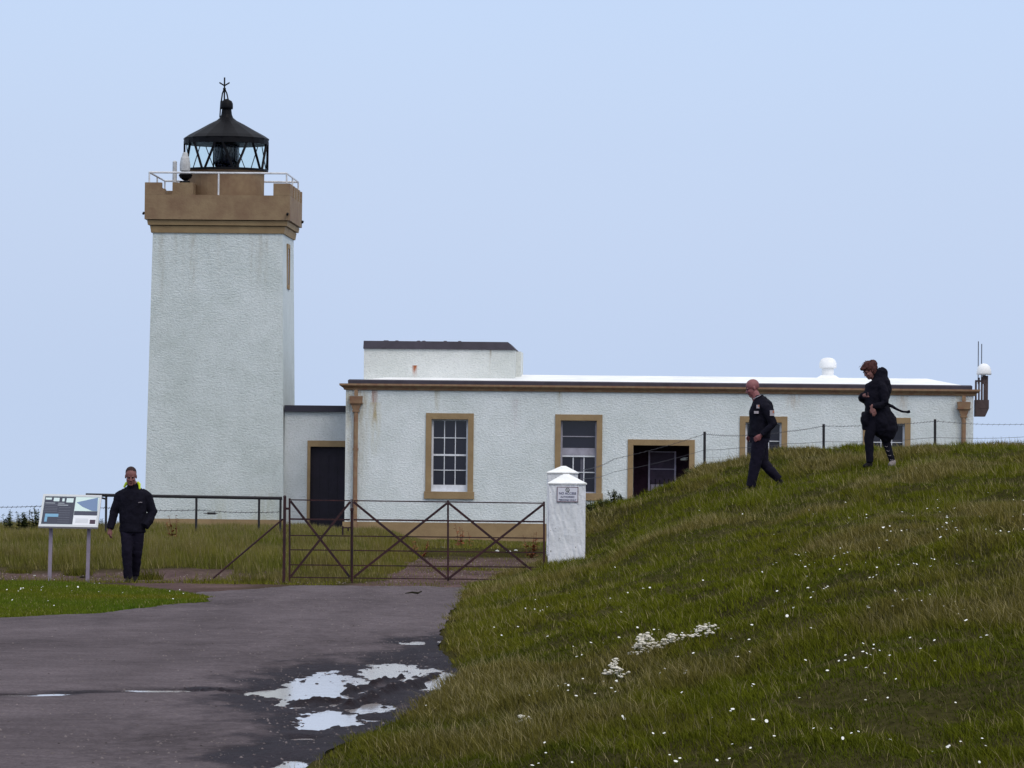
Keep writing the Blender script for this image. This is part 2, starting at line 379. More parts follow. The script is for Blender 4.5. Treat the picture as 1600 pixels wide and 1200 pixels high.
def set_col(me, name, cols):
    a = me.attributes.new(name, 'FLOAT_COLOR', 'POINT')
    c = np.ones((len(cols), 4), np.float32); c[:, :3] = cols; a.data.foreach_set('color', c.ravel())
def grid_mesh(name, X, Y, Z, cols=None):
    ny, nx = X.shape; v = np.stack([X, Y, Z], -1).reshape(-1, 3).astype(np.float32)
    i = np.arange(ny*nx).reshape(ny, nx); q = np.stack([i[:-1, :-1], i[:-1, 1:], i[1:, 1:], i[1:, :-1]], -1).reshape(-1, 4)
    me = bpy.data.meshes.new(name); me.vertices.add(len(v)); me.vertices.foreach_set('co', v.ravel())
    me.loops.add(q.size); me.loops.foreach_set('vertex_index', q.ravel().astype(np.int32))
    me.polygons.add(len(q)); me.polygons.foreach_set('loop_start', np.arange(0, q.size, 4, dtype=np.int32))
    me.polygons.foreach_set('use_smooth', np.ones(len(q), bool)); me.update(calc_edges=True); me.validate()
    if cols is not None: set_col(me, 'Col', cols)
    return me
def attr_mat(name, rough=.9, spec=.15, grain=.25, gscale=30, bump=.5, bscale=25, bdist=.02, sub=0, wet=False):
    m = bpy.data.materials.new(name); m.use_nodes = True; nt = m.node_tree; n = nt.nodes; L = nt.links; b = n['Principled BSDF']
    b.inputs['Specular IOR Level'].default_value = spec; b.inputs['Roughness'].default_value = rough
    a = n.new('ShaderNodeAttribute'); a.attribute_name = 'Col'
    tcn = n.new('ShaderNodeTexCoord')
    if grain:
        t = n.new('ShaderNodeTexNoise'); t.inputs['Scale'].default_value = gscale; t.inputs['Detail'].default_value = 5; t.inputs['Roughness'].default_value = .75
        L.new(tcn.outputs['Object'], t.inputs['Vector'])
        r = n.new('ShaderNodeMapRange'); r.inputs[1].default_value = .3; r.inputs[2].default_value = .7; r.inputs[3].default_value = 1-grain; r.inputs[4].default_value = 1+grain
        L.new(t.outputs[0], r.inputs[0])
        x = n.new('ShaderNodeMix'); x.data_type = 'RGBA'; x.blend_type = 'MULTIPLY'; x.inputs[0].default_value = 1
        L.new(a.outputs['Color'], x.inputs[6]); L.new(r.outputs[0], x.inputs[7]); L.new(x.outputs[2], b.inputs['Base Color'])
    else: L.new(a.outputs['Color'], b.inputs['Base Color'])
    if bump:
        t2 = n.new('ShaderNodeTexNoise'); t2.inputs['Scale'].default_value = bscale; t2.inputs['Detail'].default_value = 4
        L.new(tcn.outputs['Object'], t2.inputs['Vector'])
        bp = n.new('ShaderNodeBump'); bp.inputs['Strength'].default_value = bump; bp.inputs['Distance'].default_value = bdist
        L.new(t2.outputs[0], bp.inputs['Height']); L.new(bp.outputs[0], b.inputs['Normal'])
    if wet:   # 'Wet' holds how soaked the surface is
        w = n.new('ShaderNodeAttribute'); w.attribute_name = 'Wet'
        r = n.new('ShaderNodeMapRange'); r.inputs[3].default_value = .95; r.inputs[4].default_value = .62; L.new(w.outputs['Fac'], r.inputs[0]); L.new(r.outputs[0], b.inputs['Roughness'])
        r = n.new('ShaderNodeMapRange'); r.inputs[3].default_value = .01; r.inputs[4].default_value = .02; L.new(w.outputs['Fac'], r.inputs[0]); L.new(r.outputs[0], b.inputs['Specular IOR Level'])
    return m

# ---- ground sheet
def axis(parts):
    a = []
    for lo, hi, st in parts: a += list(np.arange(lo, hi, st))
    return np.array(a + [parts[-1][1]])
gx = axis([(-200, -60, 20), (-60, -20, 4), (-20, -12, 1), (-12, -4, .2), (-4, 4, .08), (4, 12, .16), (12, 24, .6), (24, 60, 4), (60, 200, 20)])
gy = axis([(-40, 10, 2), (10, 24, .4), (24, 50, .16), (50, 90, .18), (90, 130, .4), (130, 170, 2), (170, 300, 10)])
GX, GY = np.meshgrid(gx, gy); x = GX.ravel(); y = GY.ravel(); z = height(x, y)
onroad = sstep(.02, .15, road_r(y)-x)*sstep(.02, .2, x-road_l(y))*(1-sstep(70.8, 71.5, y+.9*fbm(x*1.7, y*.4, 4)+6.5*sstep(-3.0, -4.8, x)))
z = z - .16*onroad + .012*(1-onroad)*sstep(70.3, 71.5, y)*(1-sstep(72.6, 73.2, y))
soil = np.array([.040, .036, .014]); dirt = np.array([.100, .068, .066]); dark = np.array([.03, .028, .012])
n1 = fbm(x*.7, y*.35, 4)[:, None]
c = soil*(1+.4*n1)
yard = (sstep(63, 64, y)*(1-sstep(100, 106, y+2*fbm(x*1.5, y*.5, 2)))*sstep(-2.6, -2.1, x-(y-72)*.006+.5*fbm(x*.3, y*.25, 3))*(1-sstep(.0, .3, x-np.interp(y, [72, 78, 83, 95, 108], [-.7, -.1, .2, .9, 1.5]))))
strip = sstep(62, 63, y)*(1-sstep(76.5, 80, y+4*fbm(x*.6, y*.25, 3)))*(1-sstep(-4.5, -2.5, x)) 
yard = np.clip(yard+strip*(.5+.5*fbm(x*2, y, 3)+.35), 0, 1)[:, None]
c = c*(1-yard) + dirt*(1+.45*n1+.35*fbm(x*2.7, y*1.1, 4)[:, None])*yard
gm = grid_mesh('ground', GX, GY, z.reshape(GX.shape), c)
M['ground'] = attr_mat('earth_and_gravel', spec=0.0, grain=.45, gscale=14, bump=.8, bscale=18, bdist=.03)
tag(link('ground', gm, 'ground'), kind='structure')

# ---- road sheet
ys = np.concatenate([np.arange(-20, 24, .5), np.arange(24, 50, .045), np.arange(50, 72.6, .08)])
us = np.concatenate([np.linspace(0, .5, 46)[:-1], np.linspace(.5, 1, 230)])
YY = np.repeat(ys[:, None], len(us), 1); rl = road_l(ys)[:, None]; rr_ = road_r(ys)[:, None]
knee = np.minimum(rl+.3, -3.2) if False else None
split = np.where(rl < -3.6, -2.6, (rl+rr_)/2)
XX = np.where(us[None] < .5, rl+(split-rl)*us[None]*2, split+(rr_-split)*(us[None]-.5)*2)
x = XX.ravel(); y = YY.ravel(); z = road_z(x, y)
wet = np.zeros_like(x)
for (cx, cy, rx, ry) in PUD: wet = np.maximum(wet, np.exp(-(((x-cx)/(rx*1.7))**2+((y-cy)/(ry*1.7))**2)*.8))
wet = np.maximum(wet, .85*sstep(.9, .1, road_r(y)-x+.35*fbm(x*2, y*.7, 3))*(1-sstep(46, 50, y)))
rn = np.interp(x, [-14, -3.73, -2.9, -1.8], [32.2, 34.0, 35.0, 35.3]); wet = np.maximum(wet, .8*np.exp(-((y-rn)/.5)**2)*(x < -1.3))
nn = fbm(x*3, y*1.2, 5, .6); wet = np.clip(wet+.55*nn*(wet > .05), 0, 1); wet = sstep(.25, .75, wet)
wheel = .5*np.exp(-((y-np.interp(x, [-14, -5, -2], [44, 44, 52]))/1.2)**2)+.5*np.exp(-((x+2.0+.15*np.sin(y*.1))/.3)**2)+.5*np.exp(-((x+3.3+(y-50)*.02)/.3)**2)
base = np.array([.104, .087, .094]); wetc = np.array([.020, .0155, .019])
g = (1+.28*fbm(x*.5, y*.25, 4)+.2*fbm(x*12, y*6, 2)+.2*fbm(x*3, y*.9, 3)-.18*wheel)[:, None]
c = base*g*(1-wet[:, None]) + wetc*(1+.5*nn)[:, None]*wet[:, None]
mud = sstep(.0, .03, road_z(x, y, True))[:, None]; c = c*(1-mud)+np.array([.016, .011, .013])*mud
me = grid_mesh('road', XX, YY, z.reshape(XX.shape), c)
a = me.attributes.new('Wet', 'FLOAT', 'POINT'); a.data.foreach_set('value', wet.astype(np.float32))
M['road'] = attr_mat('worn_tarmac', grain=.42, gscale=34, bump=1.0, bscale=38, bdist=.015, wet=True)
tag(link('road', me, 'road'), kind='structure')
# ---- puddle water: level sheets; the dips in the road give them their shores
def _water():
    m = bpy.data.materials.new('puddle_water'); m.use_nodes = True; nt = m.node_tree; n = nt.nodes; b = n['Principled BSDF']
    b.inputs['Base Color'].default_value = (.44, .40, .38, 1); b.inputs['Roughness'].default_value = .10; b.inputs['IOR'].default_value = 1.5  # silty beige, lightened further so the colour adds to the sky reflection
    b.inputs['Specular IOR Level'].default_value = .9
    t = n.new('ShaderNodeTexNoise'); t.inputs['Scale'].default_value = 5; tcn = n.new('ShaderNodeTexCoord'); nt.links.new(tcn.outputs['Object'], t.inputs['Vector'])
    bp = n.new('ShaderNodeBump'); bp.inputs['Strength'].default_value = .35; bp.inputs['Distance'].default_value = .003
    nt.links.new(t.outputs[0], bp.inputs['Height']); nt.links.new(bp.outputs[0], b.inputs['Normal'])
    return m
M['water'] = _water()
for (x0, x1, y0, y1, wz) in ((-2.3, -.15, 30.3, 42.6, -.020), (-1.35, -.4, 44.5, 47.6, -.020), (-1.5, -1.0, 25.3, 29.8, -.020), (-8, -2.31, 33.0, 35.9, -.004)):
    nx, ny = 6, 10; X_, Y_ = np.meshgrid(np.linspace(x0, x1, nx), np.linspace(y0, y1, ny))
    tag(link('puddle', grid_mesh('puddle', X_, Y_, np.full_like(X_, wz)), 'water'), kind='structure')

# ------------------------------------------------------------------ LIGHTHOUSE
def zof(u, v, ly=0): return bl(u, v, ly)[1]
def xof(u, v, ly=0): return bl(u, v, ly)[0]
tb0, tb1 = xof(225.5, 811), xof(443, 811)          # wall at the foot
tcx = (tb0+tb1)/2; hw = (tb1-tb0)/2; tcy = hw      # front face at ly = 0
z_pl = .30; z_wt = zof(340, 364, 0)
ht = (xof(441, 366)-xof(238, 366))/2
def sq(h, z): return (tcx-h, tcx+h, tcy-h, tcy+h, z)
LH = broot('lighthouse', tcx, tcy, -.3, 'tall white square lighthouse tower with tan castellated top and black lantern', 'lighthouse')
_rt = random.Random(4)
tw_st = [(_rt.uniform(-1.8, 1.8), _rt.uniform(.06, .2), z_wt+.3-_rt.uniform(.6, 2.6), z_wt+.3, (.40, .40, .35), _rt.uniform(.5, 1.0)) for _ in range(8)]
tw_st += [(_rt.uniform(-1.8, 1.8), _rt.uniform(.3, .7), 1.6, .6, (.44, .46, .36), .6) for _ in range(3)]
build('wall', MB().frustum(sq(hw, z_pl+.003), sq(ht, z_wt)), harl('white_tower_roughcast', (.64, .695, .70), tw_st), LH)
build('plinth', MB().frustum(sq(hw+.05, -.6), sq(hw+.03, z_pl)), 'tan', LH)
z1, z2, z3 = zof(340, 352), zof(340, 343.5), zof(340, 286)
zc = zof(340, 305)
build('cornice', MB().frustum(sq(ht+.045, z_wt+.002), sq(ht+.075, z1-.02)).frustum(sq(ht+.13, z1), sq(ht+.15, z2-.02)), 'tan', LH)
hp = ht+.215
mb = MB()
for s in (0, 1):    # four parapet walls with merlons
    pass
t = .22
def pwall(a0, a1, b0, b1):  mb.box(a0, a1, b0, b1, z2, zc)
pwall(tcx-hp, tcx+hp, tcy-hp, tcy-hp+t); pwall(tcx-hp, tcx+hp, tcy+hp-t, tcy+hp)
pwall(tcx-hp, tcx-hp+t, tcy-hp+t, tcy+hp-t); pwall(tcx+hp-t, tcx+hp, tcy-hp+t, tcy+hp-t)
mb.box(tcx-hp+t, tcx+hp-t, tcy-hp+t, tcy+hp-t, z2, z2+.25)
build('parapet', mb, 'tan_rust', LH)
mw = .47
def merlon(x0, x1, y0, y1, dz=0): build('merlon', MB().box(x0, x1, y0, y1, zc+.003, z3+dz), 'tan_rust', LH)
for yy in (tcy-hp, tcy+hp-t):
    merlon(tcx-hp, tcx-hp+mw, yy, yy+t); merlon(tcx+hp-mw, tcx+hp, yy, yy+t)
build('merlon', MB().box(tcx-hp+mw+.001, tcx-hp+mw+.09, tcy-hp, tcy-hp+t, zc+.003, z3-.17), 'tan_rust', LH)
for xx in (tcx-hp, tcx+hp-t):
    n_ = 4; span = 2*hp-2*t-.3
    for k in range(n_):
        y0 = tcy-hp+t+.16+k*span/n_; merlon(xx, xx+t, y0, y0+span/n_-.30, -.0)
# left side of the front: block behind the parapet that carries the fog detector
bx0, bx1 = xof(271, 290, .6), xof(303, 290, .6)
build('equipment_block', MB().box(bx0, bx1, .35, 1.2, z2+.25, zof(290, 286, .6)), 'tan_rust', LH)
# lantern
lcx = xof(353, 268, tcy); lz0 = zof(353, 268, tcy); lz1 = zof(353, 219.5, tcy); LR = (xof(417.5, 240, tcy)-xof(288.5, 240, tcy))/2
dr = (xof(415.5, 290, tcy)-xof(295.5, 290, tcy))/2
build('lantern_drum', MB().lathe([(dr, z2+.2), (dr, lz0-.05), (dr+.05, lz0-.05), (dr+.05, lz0-.002)], (lcx, tcy, 0), 32), 'tan_rust', LH)
NS = 16
def lp(k, z, r=LR): a = 2*math.pi*k/NS + R(18); return (lcx+r*math.cos(a), tcy+r*math.sin(a), z)
mb = MB().lathe([(LR+.03, lz0), (LR+.03, lz0+.055)], (lcx, tcy, 0), 32)
mb.lathe([(LR+.03, lz1-.12), (LR+.03, lz1+.02)], (lcx, tcy, 0), 32)
fr = build('lantern_frame', mb, 'iron', LH)
mb = MB()
for k in range(0, NS, 2):       # slanting glazing bars in V shapes
    mb.bar(lp(k+.12, lz0+.05), lp(k+.84, lz1-.04), .066 if k in (8, 10, 12, 14) else .022, .04); mb.bar(lp(k+1.16, lz1-.04), lp(k+1.88, lz0+.05), .066 if k in (8, 10, 12, 14) else .022, .04)
for k in (15, 7): mb.bar(lp(k+.5, lz0+.05, LR+.01), lp(k+.5, lz1-.04, LR+.01), .04, .05)
build('glazing_bars', mb, 'iron', LH)
mb = MB()
vsx = []
for k in range(NS): vsx += [lp(k, lz0+.05, LR-.02), lp(k, lz1-.05, LR-.02)]
mb.add(vsx, [(2*k, (2*k+2) % (2*NS), (2*k+3) % (2*NS), 2*k+1) for k in range(NS)])
me_g = build('lantern_glass', mb, 'glass', LH)
sol = me_g.modifiers.new('s', 'SOLIDIFY'); sol.thickness = .008
pz = lambda v: zof(353, v, tcy); sc_ = 1/ (F/(130+tcy))
build('lens', MB().lathe([(.20, lz0+.05), (.31, lz0+.14), (.37, lz0+.30), (.375, lz0+.55), (.37, lz1-.10), (.36, lz1+.02)], (lcx, tcy, 0), 20), 'glassdark', LH, smooth=True)
mb = MB()
for a in range(6):
    aa = a*math.pi/3+.3; mb.bar((lcx+.36*math.cos(aa), tcy+.36*math.sin(aa), lz0+.02), (lcx+.36*math.cos(aa), tcy+.36*math.sin(aa), lz1), .04, .04)
mb.lathe([(.42, lz0+.055), (.42, lz0+.10)], (lcx, tcy, 0), 20); mb.lathe([(.38, lz1-.12), (.38, lz1-.06)], (lcx, tcy, 0), 20)
build('lens_cage', mb, 'iron', LH)
px = 1/(F/132.0)
prof = [(67*px, pz(219.5)), (67.5*px, pz(217)), (60*px, pz(212)), (44*px, pz(203.5)), (28*px, pz(194.5)), (16*px, pz(188.5)), (10.5*px, pz(184)), (8.5*px, pz(179)), (7.5*px, pz(171))]
rf = build('lantern_roof', MB().lathe(prof, (lcx, tcy, 0), 16), 'iron', LH)
prof = [(7.4*px, pz(170.8)), (9.8*px, pz(170.5)), (10*px, pz(167)), (9.8*px, pz(162)), (8*px, pz(158)), (4.5*px, pz(156)), (1.5*px, pz(154.5))]
build('ventilator', MB().lathe(prof, (lcx, tcy, 0), 16), 'iron', rf, smooth=True)
fx_ = xof(350.7, 140, tcy)
mb = MB().tube([(fx_, tcy, pz(156)), (fx_, tcy, pz(121))], .022, 6)
for dx_ in (-1, 1):
    mb.tube([(fx_, tcy, pz(134)), (fx_+dx_*8*px, tcy, pz(129))], .02, 6)
for (a, b_) in ((345.5, 160), (357, 158)):
    mb.tube([(fx_, tcy, pz(138)), (fx_+(a-350.7)*.6*px, tcy, pz(146)), (xof(a, b_, tcy), tcy, pz(b_))], .02, 6)
mb.ball((fx_, tcy, pz(139)), .045)
mb.tube([(xof(345.3, 160, tcy), tcy-.02, pz(158)), (xof(344.2, 180, tcy), tcy-.12, pz(184))], .018, 6)
build('weather_rod', mb, 'iron', rf)
# gallery rail
rz1 = zof(340, 269.5, -.15); ra = hp-.11
xl_, xr_ = tcx-ra, tcx+ra; yf, yb = tcy-ra, tcy+ra
mb = MB(); mb.tube([(xl_, yf, rz1), (xr_, yf, rz1), (xr_, yb, rz1), (xl_, yb, rz1), (xl_, yf, rz1)], .028, 6)
ry2 = zof(440, 284, yb); mb.tube([(lcx+dr*.8, yb, ry2-.0), (xr_-.1, yb, ry2)], .02, 6)
for (x_, y_) in ((xl_, yf), (tcx+.02, yf), (xr_, yf), (xl_, tcy), (xr_, tcy), (xl_, yb), (xr_, yb), (xl_+.75, yb), (xl_+.25, yb)):
    mb.tube([(x_, y_, z3-.35 if x_ == tcx+.02 else z3-.4), (x_, y_, rz1)], .024, 6)
build('gallery_railing', mb, 'rail_white', LH)
# fog detector and small aerial on the gallery
ex, ez = xof(289, 268, .7), zof(289, 268, .7)
mb = MB().lathe([(.10, ez+.0), (.145, ez+.02), (.15, ez+.20), (.12, ez+.38), (.09, ez+.44), (.07, ez+.52), (.03, ez+.54)], (ex, .7, 0), 16)
eq = build('fog_detector', mb, 'haze_white', LH)
mb = MB().lathe([(.05, ez-.26), (.16, ez-.18), (.2, ez-.10), (.12, ez-.02)], (ex+.02, .7, 0), 12).box(ex-.14, ex+.14, .6, .8, ez-.32, ez-.27)
build('mounting', mb, 'iron', eq)
ex2 = xof(273, 268, .7)
mb = MB().lathe([(.062, ez-.30), (.062, ez+.27), (.03, ez+.30)], (ex2, .7, 0), 12)
build('aerial', mb, 'haze_white', LH)
mb = MB().tube([(ex2, .7, ez-.33), (ex2+.5, .7, ez-.33)], .02, 6).tube([(ex2+.04, .7, ez-.30), (ex2+.04, .7, z2+.3)], .05, 6)
build('aerial_bracket', mb, 'haze_white', LH)
for (x_, y_) in ((tcx-hp-.03, tcy-hp+.1), (tcx+hp-.06, tcy-hp-.03), (tcx+hp+.03, tcy+hp-.1)):
    build('drain_spout', MB().tube([(x_, y_, z2+.18), (x_, y_-.12, z2+.15)], .035, 8), 'iron', LH)
# slit window on the right-hand face
za, zb = zof(452, 389, 2), zof(452, 446, 2)
fxx = tcx+hw+(ht-hw)*((za+zb)/2-z_pl)/(z_wt-z_pl)
w_ = build('window', MB().box(fxx-.02, fxx+.012, 1.55, 2.05, zb, za), 'glassdark', LH)
build('window_surround', MB().box(fxx-.02, fxx+.03, 1.40, 1.54, zb-.12, za+.12).box(fxx-.02, fxx+.03, 2.06, 2.20, zb-.12, za+.12).box(fxx-.02, fxx+.03, 1.541, 2.059, za+.001, za+.12).box(fxx-.02, fxx+.045, 1.541, 2.059, zb-.12, zb-.001), 'tan', w_)

# ------------------------------------------------------------------ LINK between tower and house
lk = .18; kx0, kx1 = tb1-.02, xof(541, 700, lk)
LK = broot('link_block', (kx0+kx1)/2, lk, -.3, 'low flat-roofed white passage joining the tower to the long house', 'building')
kzt = zof(490, 643.5, lk)
dx0, dx1, dzt = xof(484.5, 740, lk), xof(538, 740, lk), zof(510, 698, lk)
sx0, szt = xof(480, 740, lk), zof(510, 688.5, lk)
mb = MB().box(kx0, sx0, lk, lk+3.2, -.6, kzt).box(sx0, kx1, lk, lk+3.2, szt, kzt).box(sx0, kx1, lk+.5, lk+3.2, -.6, szt-.001)
build('wall', mb, harl('white_link_roughcast', (.62, .65, .67)), LK)
build('roof', MB().box(kx0, kx1-.01, lk-.10, lk+3.3, kzt+.002, zof(490, 633.5, lk)), 'black', LK)
ds = build('door_surround', MB().box(sx0, dx0, lk-.03, lk+.2, -.6, dzt).box(sx0, kx1-.002, lk-.03, lk+.2, dzt+.001, szt), 'tan', LK)
dd = build('door', MB().box(dx0, kx1, lk+.16, lk+.20, -.6, dzt-.001), 'door_dark', LK)
mb = MB()
for k in range(1, 4): mb.box(dx0+(kx1-dx0)*k/4-.008, dx0+(kx1-dx0)*k/4+.008, lk+.15, lk+.159, -.3, dzt-.05)
build('door_battens', mb, 'door_dark', dd)

# ------------------------------------------------------------------ HOUSE
hy = -2.5
def hx(u, v=700, d=0): return xof(u, v, hy+d)
def hz(v, u=700, d=0): return zof(u, v, hy+d)
X0, X1 = hx(539.5), hx(1521, 650)
ZC0 = hz(613.5, 1000)         # underside of cornice
HS = broot('keepers_house', (X0+X1)/2, hy, -.3, "long single-storey white keepers' house with tan cornice and tan window surrounds", 'house')
wz0, wz1 = hz(768, 700), hz(655, 700)
WIN = [(674, 731, 700), (876, 932, 905), (1164.5, 1221, 1192), (1357, 1413.5, 1385)]
DOOR = (989.5, 1077, 1033); dtop = hz(696, 1033)
fzb, fzt = hz(603.5, 1000), hz(597, 1000)
st = [(hx(585, 640), .11, hz(668, 585), ZC0, (.30, .10, .03), 1.5), (hx(586, 640), .2, hz(720, 585), hz(630, 585), (.42, .36, .14), .8),
      (hx(545, 640), .22, hz(800, 545), ZC0, (.40, .34, .20), .8), (hx(566, 640), .25, hz(780, 560), ZC0, (.42, .38, .26), .8),
      (hx(683, 640), .10, hz(650, 683), ZC0, (.40, .38, .26), 1.2), (hx(874, 640), .09, hz(640, 874), ZC0, (.36, .33, .22), 1.2), (hx(1240, 640), .3, hz(645, 1240), ZC0, (.45, .36, .28), .8),
      (hx(1500, 640), .3, hz(720, 1500), ZC0, (.45, .42, .28), .7), (hx(805, 640), .2, hz(700, 805), hz(625, 805), (.5, .45, .48), .5), (hx(1410, 640), .2, hz(660, 1410), ZC0, (.4, .3, .2), .8)]
hm = harl('white_house_roughcast', (.735, .785, .80), [(a-(X0+X1)/2, b, c_+.3, d+.3, e, k) for a, b, c_, d, e, k in st])
mb = MB(); D2 = hy+7.5; t_ = .45
cols_ = []
for (a, b, c_) in WIN: cols_.append((hx(a), hx(b), wz0, wz1))
cols_.insert(2, (hx(DOOR[0]), hx(DOOR[1]), None, dtop))
cols_.sort(); xx = X0
for (a, b, z0_, z1_) in cols_:
    mb.box(xx, a, hy, hy+t_, z_pl+.002, ZC0)
    mb.box(a, b, hy, hy+t_, z1_, ZC0)
    if z0_ is not None: mb.box(a, b, hy, hy+t_, z_pl+.002, z0_)
    xx = b
mb.box(xx, X1, hy, hy+t_, z_pl+.002, ZC0)
mb.box(X0, X0+t_, hy+t_, D2, z_pl+.002, ZC0).box(X1-t_, X1, hy+t_, D2, z_pl+.002, ZC0).box(X0+t_, X1-t_, D2-t_, D2, z_pl+.002, ZC0)
build('wall', mb, hm, HS)
a, b = cols_[2][0], cols_[2][1]
build('plinth', MB().box(X0-.05, a, hy-.05, D2+.05, -.6, z_pl).box(b, X1+.05, hy-.05, D2+.05, -.6, z_pl).box(a, b, hy+1.5, D2+.05, -.6, z_pl-.001), 'tan', HS)
build('interior_wall', MB().box(X0+t_, X1-t_, hy+2.4, hy+2.5, z_pl, ZC0).box(X0+t_, X1-t_, hy+t_, D2-t_, ZC0-.06, ZC0-.01).box(X0+t_+.001, a-.32, hy+t_, hy+2.4, z_pl+.003, z_pl+.03).box(b+.32, X1-t_, hy+t_, hy+2.4, z_pl+.003, z_pl+.03), 'interior', HS)
# cornice: a moulded run all round, mitred
def ring(mb, prof, x0, x1, y0, y1):
    n = len(prof); vs_ = []; fs = []
    for (sx, sy) in ((0, 0), (1, 0), (1, 1), (0, 1)):
        for (o_, z_) in prof: vs_.append(((x1+o_ if sx else x0-o_), (y1+o_ if sy else y0-o_), z_))
    for k in range(4):
        for i in range(n): fs.append((k*n+i, k*n+(i+1) % n, ((k+1) % 4)*n+(i+1) % n, ((k+1) % 4)*n+i))
    return mb.add(vs_, fs)
co = .17; zz0 = ZC0+.002
build('cornice', ring(MB(), [(-.1, zz0), (.05, zz0), (.07, zz0+.05), (.13, zz0+.09), (co, zz0+.12), (co, fzb-.002), (-.1, fzb-.002)], X0, X1, hy, D2), 'rust_tan', HS)
fx0, fx1 = hx(544, 600), hx(1519, 605)
build('roof_edge', ring(MB(), [(-.2, fzb), (0, fzb), (.005, fzt-.03), (-.03, fzt), (-.2, fzt)], fx0, fx1, hy-.05, D2), 'fascia', HS)
rt = zof(1100, 588.5, hy+3.4)
rfx0, rfx1 = fx0+.06, fx1-.06
mb = MB().frustum((rfx0, rfx1, hy+.0, D2-.1, fzt-.04), (rfx0+1.8, rfx1-1.0, hy+3.2, D2-3.2, rt))
RF = build('roof', mb, 'white_roof', HS)
# raised block on the roof
ky = hy+1.6; qx0, qx1 = xof(568.5, 570, ky), xof(799, 570, ky); qz0, qz1, qz2 = fzt, zof(690, 546, ky), zof(690, 533.5, ky)
stq = [(xof(648, 580, ky)-(X0+X1)/2, .08, zof(648, 592, ky)+.3, zof(648, 572, ky)+.3, (.35, .10, .03), 2.2), (xof(766, 580, ky)-(X0+X1)/2, .04, zof(766, 590, ky)+.3, qz1+.3, (.42, .40, .34), 1.4)]
RB = build('roof_block', MB().box(qx0, qx1+.1, ky, ky+3.0, qz0, qz1).box(qx1+.1, qx1+.24, ky+.7, ky+2.4, qz0, qz1-.02), harl('white_block_roughcast', (.70, .72, .70), stq), HS)
mb = MB(); cz = qz1+.002
mb.frustum((qx0-.02, qx1+.13, ky-.05, ky+3.05, cz), (qx0-.01, qx1-.10, ky-.02, ky+2.9, qz2))
for k in range(7):
    xx = qx0+.3+(qx1-qx0-.6)*random.random(); mb.frustum((xx, xx+.14, ky+.05, ky+.3, qz2-.01), (xx+.05, xx+.11, ky+.08, ky+.2, qz2+.02))
build('slate_cap', mb, 'fascia', RB)
# roof vent dome
vy = hy+3.4; vx = xof(1293.5, 575, vy); vz = lambda v: zof(1293, v, vy)
px = 1/(F/131.0)
mb = MB().frustum((vx-25*px, vx+25*px, vy-.5, vy+.5, rt-.10), (vx-11*px, vx+11*px, vy-.22, vy+.22, vz(586.5)))
VB = build('vent_base', mb, 'white_roof', HS)
build('vent_neck', MB().lathe([(9.3*px, vz(586.4)), (9.3*px, vz(576)), (10*px, vz(575.5))], (vx, vy, 0), 20), 'white', VB)
build('vent_dome', MB().lathe([(12.8*px, vz(575.3)), (13.6*px, vz(573)), (13.4*px, vz(567)), (11*px, vz(562)), (7*px, vz(559.6)), (2*px, vz(558.8))], (vx, vy, 0), 20), 'white', VB, smooth=True)
